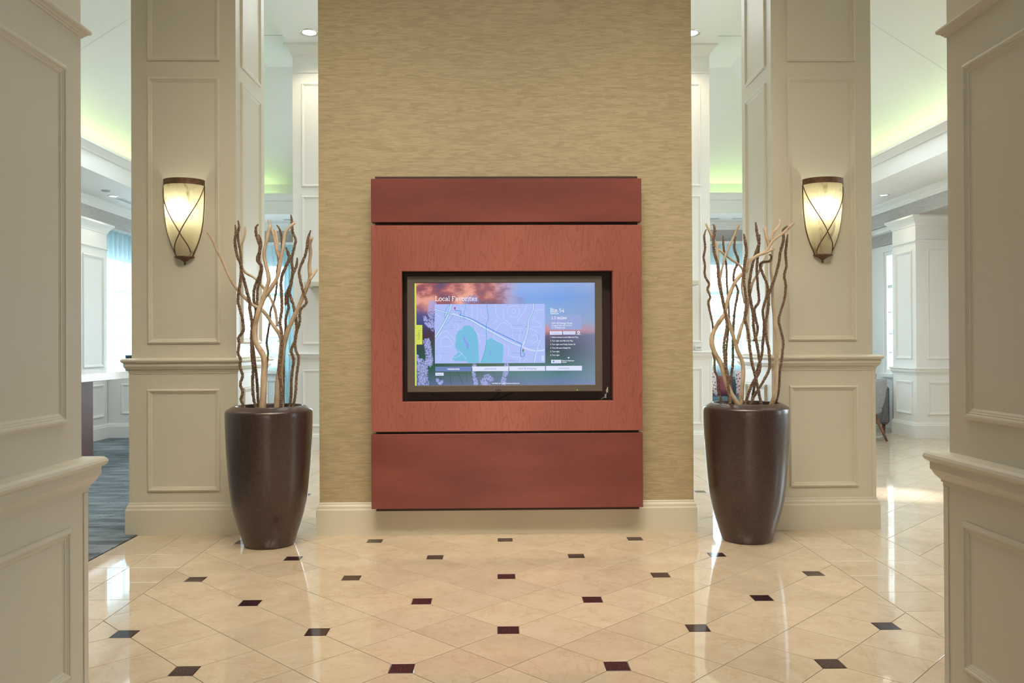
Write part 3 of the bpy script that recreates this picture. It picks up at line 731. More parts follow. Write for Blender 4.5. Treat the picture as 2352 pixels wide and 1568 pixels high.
def pin(cx, cyy, mat, nm):
    pts = [(cx + 2.1 * math.cos(a), cyy + 2.1 * math.sin(a)) for a in [math.radians(q) for q in range(150, 391, 24)]]
    polyfill([(x, y) for x, y in pts] + [(cx, cyy + 5.2)], E_[mat], nm, 11)
pin(*ms(631, 404), 'red', 'map_pin'); pin(*ms(1580, 985), 'red', 'map_pin'); pin(*ms(1576, 992), 'green', 'map_pin')
b = MB()
for q in ((642, 461), (624, 545), (783, 556), (721, 596), (588, 657), (1543, 642), (1617, 667), (1594, 694), (1567, 744), (1803, 943), (1447, 1135), (686, 473), (835, 580), (890, 652)):
    cx, cyy = ms(*q); ring = [(cx + 1.0 * math.cos(a), cyy + 1.0 * math.sin(a)) for a in [k * .7 for k in range(10)]]; ribbon(b, ring, .5, 10)
b.build('map_icons', E_['ink'], screen)['kind'] = 'stuff'

# lettering --------------------------------------------------------
GL = {  # slab-serif strokes on a unit grid (x-height .5, cap .72)
 'L': (.50, [[(.10, .72), (.10, 0)], [(.02, .72), (.22, .72)], [(.02, 0), (.46, 0), (.46, .14)]]),
 'o': (.48, ['o', .24, .25, .19, .25]),
 'c': (.42, [[(.36, .36), (.36, .44), (.24, .5), (.12, .44), (.06, .25), (.12, .06), (.24, 0), (.38, .10)]]),
 'a': (.46, [[(.07, .42), (.2, .5), (.32, .46), (.34, .34), (.34, .04), (.42, 0)], [(.34, .28), (.14, .27), (.06, .14), (.12, .02), (.24, .0), (.34, .10)]]),
 'l': (.24, [[(.03, .76), (.12, .76), (.12, 0)], [(.03, 0), (.21, 0)]]),
 'F': (.48, [[(.10, .72), (.10, 0)], [(.02, 0), (.22, 0)], [(.02, .72), (.44, .72), (.44, .58)], [(.10, .37), (.34, .37)]]),
 'v': (.46, [[(.08, .5), (.23, 0), (.38, .5)], [(.01, .5), (.16, .5)], [(.30, .5), (.45, .5)]]),
 'r': (.36, [[(.03, .5), (.12, .5), (.12, 0)], [(.03, 0), (.24, 0)], [(.12, .32), (.2, .46), (.33, .5), (.34, .4)]]),
 'i': (.24, [[(.03, .5), (.12, .5), (.12, 0)], [(.03, 0), (.21, 0)], [(.115, .64), (.115, .72)]]),
 't': (.32, [[(.12, .64), (.12, .08), (.18, 0), (.29, .06)], [(.02, .5), (.27, .5)]]),
 'e': (.46, [[(.07, .27), (.40, .27), (.38, .42), (.24, .5), (.11, .43), (.06, .25), (.12, .06), (.25, 0), (.40, .09)]]),
 's': (.38, [[(.31, .36), (.31, .44), (.18, .5), (.07, .42), (.10, .30), (.27, .22), (.32, .11), (.2, 0), (.06, .05), (.06, .14)]]),
 'B': (.52, [[(.10, .72), (.10, 0)], [(.02, .72), (.30, .72), (.40, .64), (.40, .46), (.30, .38), (.10, .38)], [(.30, .38), (.44, .29), (.44, .09), (.32, 0), (.02, 0)]]),
 'n': (.52, [[(.03, .5), (.12, .5), (.12, 0)], [(.03, 0), (.20, 0)], [(.12, .36), (.22, .48), (.34, .49), (.40, .38), (.40, 0)], [(.31, 0), (.49, 0)]]),
 'm': (.76, [[(.03, .5), (.12, .5), (.12, 0)], [(.03, 0), (.20, 0)], [(.12, .36), (.22, .49), (.34, .47), (.38, .36), (.38, 0)], [(.30, 0), (.46, 0)], [(.38, .36), (.48, .49), (.60, .47), (.64, .36), (.64, 0)], [(.56, 0), (.73, 0)]]),
 '5': (.46, [[(.37, .70), (.11, .70), (.09, .40), (.24, .45), (.38, .36), (.38, .12), (.24, 0), (.07, .07)]]),
 '4': (.46, [[(.31, 0), (.31, .72), (.04, .2), (.42, .2)], [(.22, 0), (.40, 0)]]),
 '1': (.36, [[(.06, .60), (.19, .71), (.19, 0)], [(.06, 0), (.32, 0)]]),
 '2': (.46, [[(.07, .55), (.12, .67), (.24, .72), (.36, .64), (.37, .50), (.07, 0), (.40, 0), (.40, .10)]]),
 '.': (.18, [[(.09, 0), (.09, .07)]]),
 'M': (.70, [[(.10, 0), (.10, .72), (.34, .12), (.58, .72), (.58, 0)], [(.02, 0), (.19, 0)], [(.49, 0), (.67, 0)], [(.02, .72), (.12, .72)], [(.56, .72), (.67, .72)]]),
 'u': (.52, [[(.02, .5), (.11, .5), (.11, .12), (.18, .01), (.28, .01), (.38, .12)], [(.29, .5), (.38, .5), (.38, 0), (.47, 0)]]),
 ' ': (.24, []),
}
def slabtext(txt, px, py, width, size, mat, name, lay, wd, rot=False):
    """baseline at (px, py); width fits the run"""
    tot = sum(GL[ch][0] for ch in txt); k = width / tot; b = MB(); x = 0
    for ch in txt:
        adv, st = GL[ch]
        if st and st[0] == 'o':
            st = [[(st[1] + st[3] * math.cos(a), st[2] + st[4] * math.sin(a)) for a in [q * math.pi / 8 for q in range(17)]]]
        for pl in st:
            if rot: P = [(px - yv * -size, py + (x + xv) * k) for xv, yv in pl]
            else: P = [(px + (x + xv) * k, py - yv * size) for xv, yv in pl]
            ribbon(b, P, wd, lay)
        x += adv
    return b.build(name, E_[mat], screen)
slabtext('Local Favorites', 999.5, 690.5, 97, 13.5, 'white', 'heading_text', 4, 1.25)
slabtext('Bin 54', 1264, 716.5, 32, 11.2, 'white', 'heading_text', 4, 1.15)
slab(1263, 724.5, 1336, 757, E_['panel'], 'info_panel', 3)
slabtext('1.2 miles', 1266.5, 732.5, 35, 8.0, 'white', 'heading_text', 4, .95)
slabtext('Menu', 960.0, 757.5, 22.5, 8.5, 'ytext', 'menu_text', 4, .9, rot=True)
polyfill([(956.8, 768.5), (959.2, 770.2), (956.8, 771.8)][::-1], E_['ytext'], 'menu_arrow', 4)
def text(s_, px, py, width, mat, name, lay, bold=.0, hgt=None):
    cu = bpy.data.curves.new('label_text', 'FONT'); cu.body = s_; cu.size = 1.0; cu.offset = bold
    o = bpy.data.objects.new('tmp', cu); COL.objects.link(o)
    dg = bpy.context.evaluated_depsgraph_get(); me = bpy.data.meshes.new_from_object(o.evaluated_get(dg))
    COL.objects.unlink(o); bpy.data.objects.remove(o)
    if not len(me.vertices): return
    xs = [v.co.x for v in me.vertices]; x0, x1 = min(xs), max(xs); k = width / (x1 - x0); kh = (hgt / .73) if hgt else k * 1.0
    yy = SY - .0004 * lay
    for v in me.vertices: v.co = atY(px + (v.co.x - x0) * k, py - v.co.y * kh, yy)
    me.materials.append(E_[mat]); ob = bpy.data.objects.new(name, me); COL.objects.link(ob); ob.parent = screen; ob.matrix_parent_inverse = screen.matrix_world.inverted()
text('Steakhouse', 1264.5, 720.8, 19, 'white', 'small_text', 4, .02, 2.6)
for s_, yv, wv in (('1201-M Raleigh Road', 743.4, 47), ('Chapel Hill, NC 21517', 749.0, 47), ('+1 9199691155', 754.4, 31)): text(s_, 1267, yv, wv, 'white', 'address_text', 4, .006, 3.6)
slab(1263, 760.5, 1291, 768.5, E_['button'], 'button', 3); slab(1293.5, 760.5, 1321.5, 768, E_['button'], 'button', 3)
text('directions', 1266.5, 766, 21, 'ink', 'button_text', 4, 0, 3.4); text('description', 1296, 765.6, 23, 'ink', 'button_text', 4, 0, 3.4)
b = MB(); ribbon(b, [(1329 + 2.6 * math.cos(a), 763 + 2.6 * math.sin(a)) for a in [k * .45 for k in range(15)]], 1.5, 4); ribbon(b, [(1324, 767.8), (1334, 767.8)], .9, 4); b.build('compass_icon', E_['white'], screen)
for k, (s_, wv) in enumerate((('1. Head southeast toward Marriott Way', 64), ('2. Turn right onto Marriott Way', 52), ('3. Turn right onto Friday Center Dr', 58), ('4. Turn left onto Raleigh Rd', 46), ('5. Turn right', 21), ('6. Turn right', 21))):
    text(s_, 1264, 775.6 + k * 8.2, wv, 'white', 'direction_text', 4, .012, 3.3)
polyfill([(1303.5, 820.2), (1308.8, 820.2), (1306.1, 823.4)][::-1], E_['white'], 'arrow_icon', 4)
slab(1266, 826, 1289, 834, E_['button'], 'button', 3); text('print', 1276, 832, 9, 'ink', 'button_text', 4, 0, 3)
polyfill([(1271.5, 826.9), (1274.2, 829.8), (1271.5, 832.9), (1268.9, 829.8)], E_['ink'], 'printer_icon', 4)
text('Print to Business', 1290.8, 829.2, 27.5, 'white', 'small_text', 4, .022, 2.9); text('Center', 1290.8, 832.8, 11, 'white', 'small_text', 4, .022, 2.9)
xs = [(999.8, 1083.3), (1085, 1168), (1169.7, 1252.2), (1254, 1336.7)]
for k, ((a, c_), s_, wv) in enumerate(zip(xs, ('restaurants', 'attractions', 'retail & shopping', 'amenities'), (28, 27, 42, 25))):
    slab(a, 841.5 - k * .6, c_, 852.8 - k * .6, E_['tab' if k == 0 else 'button'], 'tab_button', 3)
    text(s_, (a + c_) / 2 - wv / 2, 849 - k * .6, wv, 'white' if k == 0 else 'ink', 'tab_text', 4, .02 if k == 0 else 0, 4.6)
slab(1000, 855.5, 1019, 862.5, E_['button'], 'back_button', 3); text('back', 1007, 860.8, 9, 'ink', 'button_text', 4, 0, 3.2)
polyfill([(1005, 857.4), (1005, 860.6), (1002.6, 859)], E_['ink'], 'back_arrow', 4)
text('POWERED BY - FOUR WINDS INTERACTIVE', 1130, 881.3, 63, 'white', 'small_text', 4, .03, 2.2)
slab(1244, 816, 1249.5, 829, E_['road'], 'zoom_buttons', 6); text('+', 1245.6, 820.6, 2.2, 'ink', 'button_text', 7, .02, 3); text('-', 1245.8, 827.4, 1.8, 'ink', 'button_text', 7, .02, 3)
for s_, q, wv in (('Mason Farm', (1432, 650), 17), ('Old Durham Rd', (650, 560), 19), ('Hamilton Village', (1395, 750), 26), ('Finley Golf', (1310, 1140), 22), ('Community Park', (1615, 948), 28), ('Elementary School', (458, 692), 25), ('Nature Preserve', (362, 1043), 28), ('Friday Center', (1430, 1033), 24), ('Church Rd', (590, 600), 20), ('Farm Dr', (470, 845), 11)):
    cx, cyy = ms(*q); text(s_, cx, cyy, wv, 'ink', 'map_text', 10, 0, 1.7)
# cables and the plug in the recess
cb = MB()
cb.tube([atY(*q, 5.46) for q in sm([(985, 898), (992, 907), (1001, 908.5), (1008, 907)])], .0022, 6)
cb.tube([atY(*q, 5.46) for q in sm([(1190, 896), (1170, 905), (1150, 915), (1120, 920), (1060, 922)])], .0028, 6)
cb.tube([atY(*q, 5.455) for q in sm([(1150, 898), (1140, 912), (1115, 920)])], .0028, 6)
cb.build('cable', M['black'], tv)
pl = MB(); a = atY(1394, 897, 5.45); pl.bbox(a.x - .008, a.x + .008, 5.44, 5.46, a.z - .012, a.z + .010, .002); a2 = atY(1391, 909, 5.45); pl.bbox(a2.x - .007, a2.x + .006, 5.445, 5.46, a2.z - .014, a2.z + .012, .002)
pl.tube([atY(1396, 888, 5.455), atY(1394, 898, 5.45), atY(1391, 910, 5.45), atY(1380, 917, 5.44)], .004, 6)
pl.build('cable_plug', M['silver'], tv)

# ------------------------------------------------------------------ sconces
def sconce(xc, yb, label):
    e = empty('wall_sconce', (xc, yb, 1.80), label, 'sconce')
    # half profile: z above finial tip -> (half width, depth)
    pr_ = [(.053, .050, .048), (.085, .062, .055), (.12, .078, .066), (.17, .096, .078), (.225, .111, .088), (.29, .121, .096), (.36, .1275, .101), (.44, .131, .104), (.528, .132, .105)]
    seg = 24
    def wd(z):
        for a, b_ in zip(pr_, pr_[1:]):
            if z <= b_[0]: t = max(0, (z - a[0]) / (b_[0] - a[0])); return a[1] + (b_[1] - a[1]) * t, a[2] + (b_[2] - a[2]) * t
        return pr_[-1][1:]
    def pt(th, z, k=1.0, off=0.0):
        W_, D = wd(z); return (xc - (W_ + off) * math.cos(th), yb - .004 - (D + off) * math.sin(th), 1.80 + z)
    zs = [.053 + (.528 - .053) * k / 20 for k in range(21)]
    MB().loops([[pt(math.pi * i / seg, z) for i in range(seg + 1)] for z in zs], closed=False, smooth=True).build('shade', M['alabaster'], e)
    b = MB()   # top band with thickness
    rg = [[pt(math.pi * i / seg, .528, off=.001) for i in range(seg + 1)]]
    for z, off in ((.528, .004), (.566, .004), (.566, -.002), (.528, -.002)): rg.append([(q[0], q[1], 1.80 + z) for q in [pt(math.pi * i / seg, .528, off=off) for i in range(seg + 1)]])
    b.loops(rg, closed=False, smooth=False); b.build('band', M['bronze'], e)
    for th in (.02, math.pi - .02):
        MB().tube([pt(th, z, off=.003) for z in zs], .0042, 6).build('rim', M['bronze'], e)
    for sgn in (0, 1):
        P = []
        for k in range(25):
            t = k / 24; z = .520 - t * .44; th = .10 + 2.05 * t + 3.4 * max(0, t - .74) ** 1.6
            if sgn: th = math.pi - th
            P.append(pt(th, z, off=.0035))
        MB().tube(P, .0035, 6).build('strap', M['bronze'], e)
    hs = 16
    prof = [(.002, 0), (.006, .003), (.0075, .009), (.005, .014), (.008, .02), (.022, .030), (.040, .040), (.060, .047), (.066, .050), (.066, .056), (.050, .058)]
    MB().loops([[(xc - r_ * math.cos(math.pi * i / hs), yb - .002 - r_ * .9 * math.sin(math.pi * i / hs), 1.80 + z) for i in range(hs + 1)] for r_, z in prof], closed=False, smooth=True).build('finial_cap', M['bronze'], e)
    MB().box(xc - .05, xc + .05, yb - .006, yb - .001, 1.86, 2.30).build('back_plate', M['bronze'], e)
    MB().lathe([(.004, -.045), (.020, -.035), (.026, 0), (.020, .035), (.004, .045)], (xc - .01, yb - .055, 1.80 + .36), 12, cap0=True, cap1=True).build('bulb', M['bulb'], e)
    return e
sconce(atY(424.5, 500, 5.53).x, 5.53, 'alabaster wall sconce with bronze cross straps on the column beside the carpet')
sconce(atY(1888.5, 500, 5.53).x, 5.53, 'alabaster wall sconce with bronze cross straps on the column beside the marble aisle')

# ------------------------------------------------------------------ planters
PROF = [(.150, 0), (.154, .004), (.176, .066), (.197, .133), (.2175, .205), (.2315, .271), (.2410, .34), (.2475, .41), (.2555, .51), (.262, .618), (.2665, .72), (.2685, .815), (.2685, .838), (.266, .846), (.258, .853), (.232, .868), (.213, .877), (.207, .877), (.203, .872), (.203, .70)]
def planter(x, y, label):
    e = empty('planter', (x, y, 0), label, 'planter')
    MB().lathe(PROF, (x, y, .0005), 64).build('body', M['pot'], e)
    MB().lathe([(.001, .80), (.10, .803), (.201, .798), (.201, .72)], (x, y, 0), 32, cap0=True).build('soil', M['black'], e)
    return e
P1 = (-1.455, 5.225); P2 = (1.588, 5.24)
planter(*P1, 'tall dark brown tapered planter between the sconce column and wall, beside the carpet')
planter(*P2, 'tall dark brown tapered planter in front of the column by the marble aisle')

def resample(pts, step):
    P = [Vector(p) for p in pts]
    # Catmull-Rom
    dense = []
    for i in range(len(P) - 1):
        p0, p1, p2, p3 = P[max(i - 1, 0)], P[i], P[i + 1], P[min(i + 2, len(P) - 1)]
        for k in range(12):
            t = k / 12
            dense.append(.5 * ((2 * p1) + (p2 - p0) * t + (2 * p0 - 5 * p1 + 4 * p2 - p3) * t * t + (3 * p1 - p0 - 3 * p2 + p3) * t ** 3))
    dense.append(P[-1])
    out = [dense[0]]; acc = 0
    for a, b_ in zip(dense, dense[1:]):
        d = (b_ - a).length
        while d > 0 and acc + d >= step:
            t = (step - acc) / d; a = a + (b_ - a) * t; out.append(a); d = (b_ - a).length; acc = 0
        acc += d
    return out
def to3d(pts, conv, pot, y0, y1, base=True):
    """pixel path (bottom first) to 3-D, depth going from y0 to y1"""
    n = len(pts); out = []
    for k, q in enumerate(pts):
        t = k / max(1, n - 1); px, py = conv(q)
        out.append(atY(px, py, y0 + (y1 - y0) * t))
    if base:
        d = Vector((out[0].x, y0, .80)); r_ = math.hypot(d.x - pot[0], d.y - pot[1])
        if r_ > .17: k_ = .17 / r_; d.x = pot[0] + (d.x - pot[0]) * k_; d.y = pot[1] + (d.y - pot[1]) * k_
        out.insert(0, d)
    return out
def stick_mesh(b, path, r0, r1, rnd):
    P = resample(path, .022); n = len(P)
    rad = [(r0 + (r1 - r0) * (k / n) ** .8) * (1 + .07 * math.sin(k * .9 + r0 * 999) + rnd.uniform(-.05, .05)) for k in range(n)]
    b.tube(P, rad, 9)
def cord_mesh(b, path, r, rnd):
    step = .0022; P = resample(path, step); n = len(P); rad = []; L = step * n
    for k in range(n):
        ph = (k % 4); bmp = (.05, .95, .85, .35)[ph]
        tap = min(1, (n - k) * step / .05) * .5 + .5
        rad.append(r * tap * (.70 + .36 * bmp + rnd.uniform(-.13, .13)))
    q = [p + Vector((rnd.uniform(-1, 1), rnd.uniform(-1, 1), 0)) * r * .13 for p in P]
    b.tube(q, rad, 7, smooth=False)
    # bristles: loose ends of the wrapping
    for k in range(0, n, 12):
        a = rnd.random() * 6.28; d = Vector((math.cos(a), math.sin(a), rnd.uniform(-.4, .4))) * r * rnd.uniform(1.25, 1.9)
        p = P[k]; s_ = Vector((0, 0, r * .14)); b.add([p - s_, p + s_, p + d], [(0, 1, 2)])
cl = lambda q: (470 + q[0] / 3.267, 480 + q[1] / 3.267)
crr = lambda q: (1590 + q[0] / 3.265, 480 + q[1] / 3.265)
ks = 5.2 / F / 3.267      # crop pixel -> metres
BR = []
def drift(pot, conv, label, stem, r0, r1, y1, forks=(), yb=0.0):
    rnd = random.Random(len(label) * 7 + int(stem[0][0])); b = MB()
    y0 = pot[1] + yb; path = to3d(stem, conv, pot, y0, pot[1] + y1); stick_mesh(b, path, r0 * ks, r1 * ks, rnd)
    for (pts, fr0, fr1, fy0, fy1) in forks: stick_mesh(b, to3d(pts, conv, pot, pot[1] + fy0, pot[1] + fy1, False), fr0 * ks, fr1 * ks, rnd)
    o = b.build('driftwood_branch', M['drift']); tag(o, label, 'branch', 'driftwood branches in the planters'); BR.append(o)
def cord(pot, conv, label, stem, yb, y1, r=11.5, extra=()):
    rnd = random.Random(int(sum(q[0] for q in stem))); b = MB()
    cord_mesh(b, to3d(stem, conv, pot, pot[1] + yb, pot[1] + y1), r * ks, rnd)
    for pts, fy0, fy1 in extra: cord_mesh(b, to3d(pts, conv, pot, pot[1] + fy0, pot[1] + fy1, False), r * .9 * ks, rnd)
    o = b.build('coiled_branch', M['cord']); tag(o, label, 'branch', 'dark coiled branches in the planters'); BR.append(o)
# left planter ------------------------------------------------------
drift(P1, cl, 'pale driftwood branch leaning far out over the sconce column', [(540, 1495), (548, 1300), (572, 1060), (568, 955), (520, 880), (440, 765), (350, 710), (250, 610), (182, 500), (130, 380), (90, 305), (50, 215), (18, 172)], 20, 8, .03,
      [([(545, 880), (530, 760), (490, 660), (440, 590), (380, 520), (290, 455), (275, 300), (298, 205), (310, 110)], 11, 8, .02, .12)], .02)
drift(P1, cl, 'thickest pale driftwood, knotted at the foot and forking upward, planter by the carpet', [(435, 1500), (440, 1400), (448, 1150), (430, 1080), (385, 1000), (378, 900), (400, 780), (440, 680), (500, 590), (550, 500), (566, 400), (590, 280), (610, 170), (678, 100)], 27, 10, -.10,
      [([(440, 680), (460, 600), (482, 530), (460, 420), (445, 330), (470, 220), (490, 130), (518, 108)], 17, 11, -.10, -.06), ([(572, 385), (545, 320), (525, 220), (500, 150), (473, 65)], 14, 8, -.06, .0), ([(560, 395), (548, 300), (543, 230), (525, 142)], 13, 9, -.03, .03)], -.12)
drift(P1, cl, 'reddish driftwood branch leaning toward the wallpapered wall', [(575, 1495), (570, 1250), (592, 1050), (622, 920), (680, 790), (740, 650), (788, 525), (786, 420), (795, 330), (790, 260), (815, 188)], 22, 12, -.05,
      [([(785, 535), (818, 490), (846, 448)], 12, 7, -.05, -.04)], .06)
cord(P1, cl, 'dark coiled branch nearest the sconce column, in the planter by the carpet', [(300, 1500), (275, 1430), (285, 1370), (268, 1310), (285, 1250), (265, 1180), (270, 1130), (250, 1080), (260, 1010), (255, 965), (290, 910), (285, 830), (265, 750), (250, 690), (260, 600), (270, 520), (275, 430), (245, 350), (228, 250), (235, 180), (230, 118)], -.05, -.05, 11.5, [([(272, 450), (272, 350), (257, 260), (250, 200), (257, 130), (250, 85)], -.03, -.02)])
cord(P1, cl, 'dark coiled branch bending behind the one nearest the sconce column', [(385, 1500), (365, 1400), (360, 1300), (365, 1200), (356, 1110), (352, 980), (356, 860), (340, 760), (338, 700), (315, 610), (290, 510), (278, 470)], -.02, .02, 12)
cord(P1, cl, 'double stemmed dark coiled branch just left of the thickest driftwood', [(402, 1500), (400, 1400), (388, 1250), (376, 1150), (366, 1060), (356, 950), (366, 860), (385, 770), (370, 680), (375, 590), (410, 500), (425, 430), (395, 380), (415, 290), (390, 200), (385, 140), (402, 115)], .06, .03, 11.5, [([(392, 770), (398, 600), (415, 540), (430, 440), (408, 380), (424, 260), (405, 190)], .04, .06)])
cord(P1, cl, 'thin dark coiled branch crossing the bright window behind the thickest driftwood', [(455, 1490), (460, 1300), (468, 1160), (475, 1080), (465, 1000), (480, 900), (490, 850), (495, 760), (525, 680), (540, 580), (545, 450), (572, 350), (580, 260), (575, 200), (562, 150), (540, 118)], .12, .14, 9)
cord(P1, cl, 'dark coiled branch wound against the shared pale trunk by the window', [(570, 1500), (580, 1400), (570, 1300), (560, 1230), (566, 1150), (576, 1080), (582, 960), (566, 850), (580, 740), (576, 620), (576, 520), (610, 430), (635, 370), (610, 285)], -.06, -.02, 12.5)
cord(P1, cl, 'dark coiled branch with the highest curled tip in the planter by the carpet', [(590, 1495), (592, 1200), (596, 1000), (608, 900), (610, 820), (630, 740), (622, 680), (648, 570), (660, 460), (655, 370), (682, 240), (660, 170), (655, 100), (648, 42)], .10, .08, 11, [([(605, 720), (612, 640), (645, 560), (650, 520)], .09, .08)])
cord(P1, cl, 'dark coiled branch with a short stub tip, second from the wallpapered wall', [(632, 1500), (650, 1400), (650, 1300), (660, 1200), (668, 1130), (650, 1060), (680, 980), (690, 900), (682, 800), (665, 720), (640, 640), (640, 590), (660, 500), (690, 420), (694, 365)], .02, .05, 11.5)
cord(P1, cl, 'dark coiled branch closest to the wallpapered wall, twisting round reddish driftwood', [(660, 1500), (680, 1400), (690, 1250), (706, 1120), (682, 1050), (682, 950), (712, 850), (718, 760), (765, 700), (745, 640), (720, 540), (710, 460), (750, 360), (766, 300), (776, 220), (796, 158)], -.03, -.10, 11)
# right planter -----------------------------------------------------
drift(P2, crr, 'thick pale driftwood bowing left then sweeping up toward the sconce', [(348, 1480), (290, 1380), (250, 1280), (220, 1170), (162, 1060), (146, 970), (180, 880), (240, 790), (262, 700), (300, 590), (350, 510), (410, 460), (432, 390), (490, 350), (560, 310), (602, 240), (680, 180), (780, 90)], 22, 10, -.12,
      [([(592, 245), (602, 190), (650, 130), (660, 92), (636, 70)], 12, 9, -.11, -.06), ([(578, 290), (568, 250), (552, 190), (540, 125)], 13, 11, -.10, -.08), ([(520, 340), (570, 320), (628, 288)], 10, 7, -.11, -.13), ([(412, 440), (425, 400), (415, 362)], 9, 5, -.1, -.1)], -.08)
drift(P2, crr, 'slim pale driftwood with crossing twigs against the bright window', [(362, 1480), (375, 1350), (380, 1170), (340, 1060), (310, 960), (280, 860), (252, 780), (230, 690), (212, 580), (192, 400), (185, 280), (140, 190), (95, 95)], 19, 9, .08,
      [([(208, 530), (225, 440), (260, 320), (320, 190), (355, 108)], 9, 8, .06, .0), ([(195, 300), (280, 370), (340, 410), (378, 460), (372, 600), (395, 710)], 9, 7, .07, .12), ([(335, 1010), (370, 880), (410, 760), (450, 560), (500, 470), (540, 380), (565, 320)], 13, 8, .03, .10)], .0)
drift(P2, crr, 'straight pale driftwood standing nearest the column by the aisle', [(590, 1480), (622, 1380), (630, 1200), (630, 1000), (622, 870), (605, 700), (600, 560), (590, 430), (606, 285)], 19, 10, .0, (), .0)
cord(P2, crr, 'dark coiled branch nearest the wallpapered wall in the planter by the aisle', [(215, 1465), (210, 1400), (190, 1350), (196, 1280), (170, 1210), (166, 1120), (152, 1050), (158, 950), (154, 880), (140, 800), (120, 700), (136, 660), (114, 600), (126, 560), (95, 500), (95, 420), (85, 360), (96, 290), (90, 200), (107, 150)], .04, .04, 9.5)
cord(P2, crr, 'long dark coiled branch rising in front of the slim crossed driftwood', [(290, 1470), (275, 1380), (265, 1250), (245, 1130), (240, 1000), (260, 880), (250, 800), (230, 680), (200, 560), (190, 420), (165, 320), (160, 230), (170, 160), (158, 113)], -.14, -.06, 11.5)
cord(P2, crr, 'thin dark coiled branch behind the slim crossed driftwood, tip in the window', [(278, 1460), (262, 1300), (256, 1080), (265, 960), (275, 850), (272, 700), (260, 560), (256, 430), (236, 300), (230, 198)], .12, .12, 9)
cord(P2, crr, 'dark coiled branch beside the window edge, crossed by two pale twigs', [(275, 1465), (292, 1260), (305, 1150), (305, 1000), (310, 860), (322, 740), (342, 610), (310, 530), (320, 450), (345, 390), (315, 290), (326, 205)], .08, .10, 10.5)
cord(P2, crr, 'dark coiled branch in the middle of the aisle planter, passing before thick driftwood', [(520, 1480), (500, 1380), (475, 1260), (450, 1160), (430, 1030), (420, 920), (395, 820), (406, 720), (390, 560), (390, 440), (406, 330), (400, 260), (386, 185)], -.12, -.15, 12)
cord(P2, crr, 'tallest dark coiled branch of the aisle planter, forked near its tip', [(400, 1480), (420, 1390), (460, 1290), (508, 1200), (490, 1040), (462, 900), (455, 780), (430, 640), (430, 540), (455, 400), (482, 310), (500, 260), (488, 200), (475, 95)], -.02, .02, 12, [([(462, 990), (490, 900), (465, 760), (500, 690), (490, 560), (484, 430), (500, 270), (507, 190)], .05, .06)])
cord(P2, crr, 'dark coiled branch swinging wide then rising to the sconce side rim', [(435, 1480), (465, 1400), (490, 1360), (550, 1260), (580, 1180), (575, 1060), (555, 960), (550, 860), (570, 740), (575, 640), (615, 530), (650, 400), (662, 320), (685, 230), (682, 160), (717, 125)], -.08, -.03, 11.5)
cord(P2, crr, 'dark coiled branch ending in a hooked crook in the aisle planter', [(445, 1470), (470, 1300), (482, 1220), (520, 1100), (530, 1000), (540, 860), (530, 760), (560, 640), (562, 570), (512, 440), (520, 402), (580, 390), (594, 355), (575, 338)], .05, -.10, 11)
cord(P2, crr, 'dark coiled branch outermost before the column by the aisle', [(622, 1470), (650, 1350), (655, 1230), (670, 1130), (682, 1000), (662, 900), (650, 820), (690, 680), (702, 580), (690, 500), (706, 420), (700, 330), (716, 188)], .02, -.02, 10.5)

# ------------------------------------------------------------------ lobby shell behind
HS = 3.25                       # soffit height
XSl, XSr, YS = -4.62, 4.70, 12.45   # inner edge of the soffit
LED = 3.55
def st(o, label, cat): return tag(o, label, cat, kind='structure')
# outer walls
LWX, RWX = -5.43, 5.53
st(MB().box(LWX - .2, LWX, -4, 11.36, 0, 4.98).build('wall_left', M['white']), 'white panelled side wall beyond the carpet', 'wall')
wl = bpy.data.objects['wall_left']
b = MB()
AW = ((3.9, 4.6), (6.2, 8.2))
for y0, y1, z0, z1 in ((-4, AW[0][0], 0, 4.98), (AW[0][1], AW[1][0], 0, 4.98), (AW[1][1], 10.76, 0, 4.98), (*AW[0], 0, .5), (*AW[0], 2.9, 4.98), (*AW[1], 0, .5), (*AW[1], 2.9, 4.98)): b.box(6.5, 6.7, y0, y1, z0, z1)
st(b.build('wall_right', M['white']), 'white outer wall with windows beyond the marble aisle', 'wall')
st(MB().box(-6.6, 6.7, -4.2, -4, 0, 4.98).build('wall_back', M['paint']), 'wall closing the hall behind the camera', 'wall')
# wallpaper bands above the joinery
st(MB().box(LWX - .002, LWX + .006, -4, 11.36, 2.93, HS).build('trim_1', M['taupe']), 'taupe wallpaper band under the crown beyond the carpet', 'wall band')
st(MB().box(RWX, 6.5, -4, 10.76, 2.95, HS).build('trim_2', M['taupe']), 'taupe wallpapered header over the recess beside the aisle', 'wall band')
# panelled block on the right
blk = empty('wall_aisle', (6.0, 11.06, 0), 'white panelled wall block with crown closing the marble aisle', 'wall', kind='structure')
BX0, BX1, BY0, BY1 = 5.53, 6.5, 10.76, 11.40
MB().box(BX0, BX1, BY0, BY1, 0, 2.95).build('block', M['white'], blk)
MB().loops(perimeter(BX0, BX1, BY0, BY1, BASE)).build('base_molding', M['white'], blk)
MB().loops(perimeter(BX0, BX1, BY0, BY1, RAIL, .83)).build('chair_rail', M['white'], blk)
MB().loops(perimeter(BX0, BX1, BY0, BY1, [(o * .9, z) for o, z in CROWN], 2.82), cap1=True).build('crown', M['white'], blk)
MB().loops(perimeter(BX0, BX1, BY0, BY1, [(0, 0), (.012, .004), (.018, .012), (.018, .02), (0, .024)], 2.60)).build('necking', M['white'], blk)
for z0, z1 in ((.30, .75), (1.04, 2.50)):
    panel_frame(blk, M['white'], (BX0 + .14, BY0, z0), X, Z, -Y_, .69, z1 - z0, k=1.3)
    panel_frame(blk, M['white'], (BX0, BY0 + .10, z0), Y_, Z, -X, .44, z1 - z0, k=1.3)
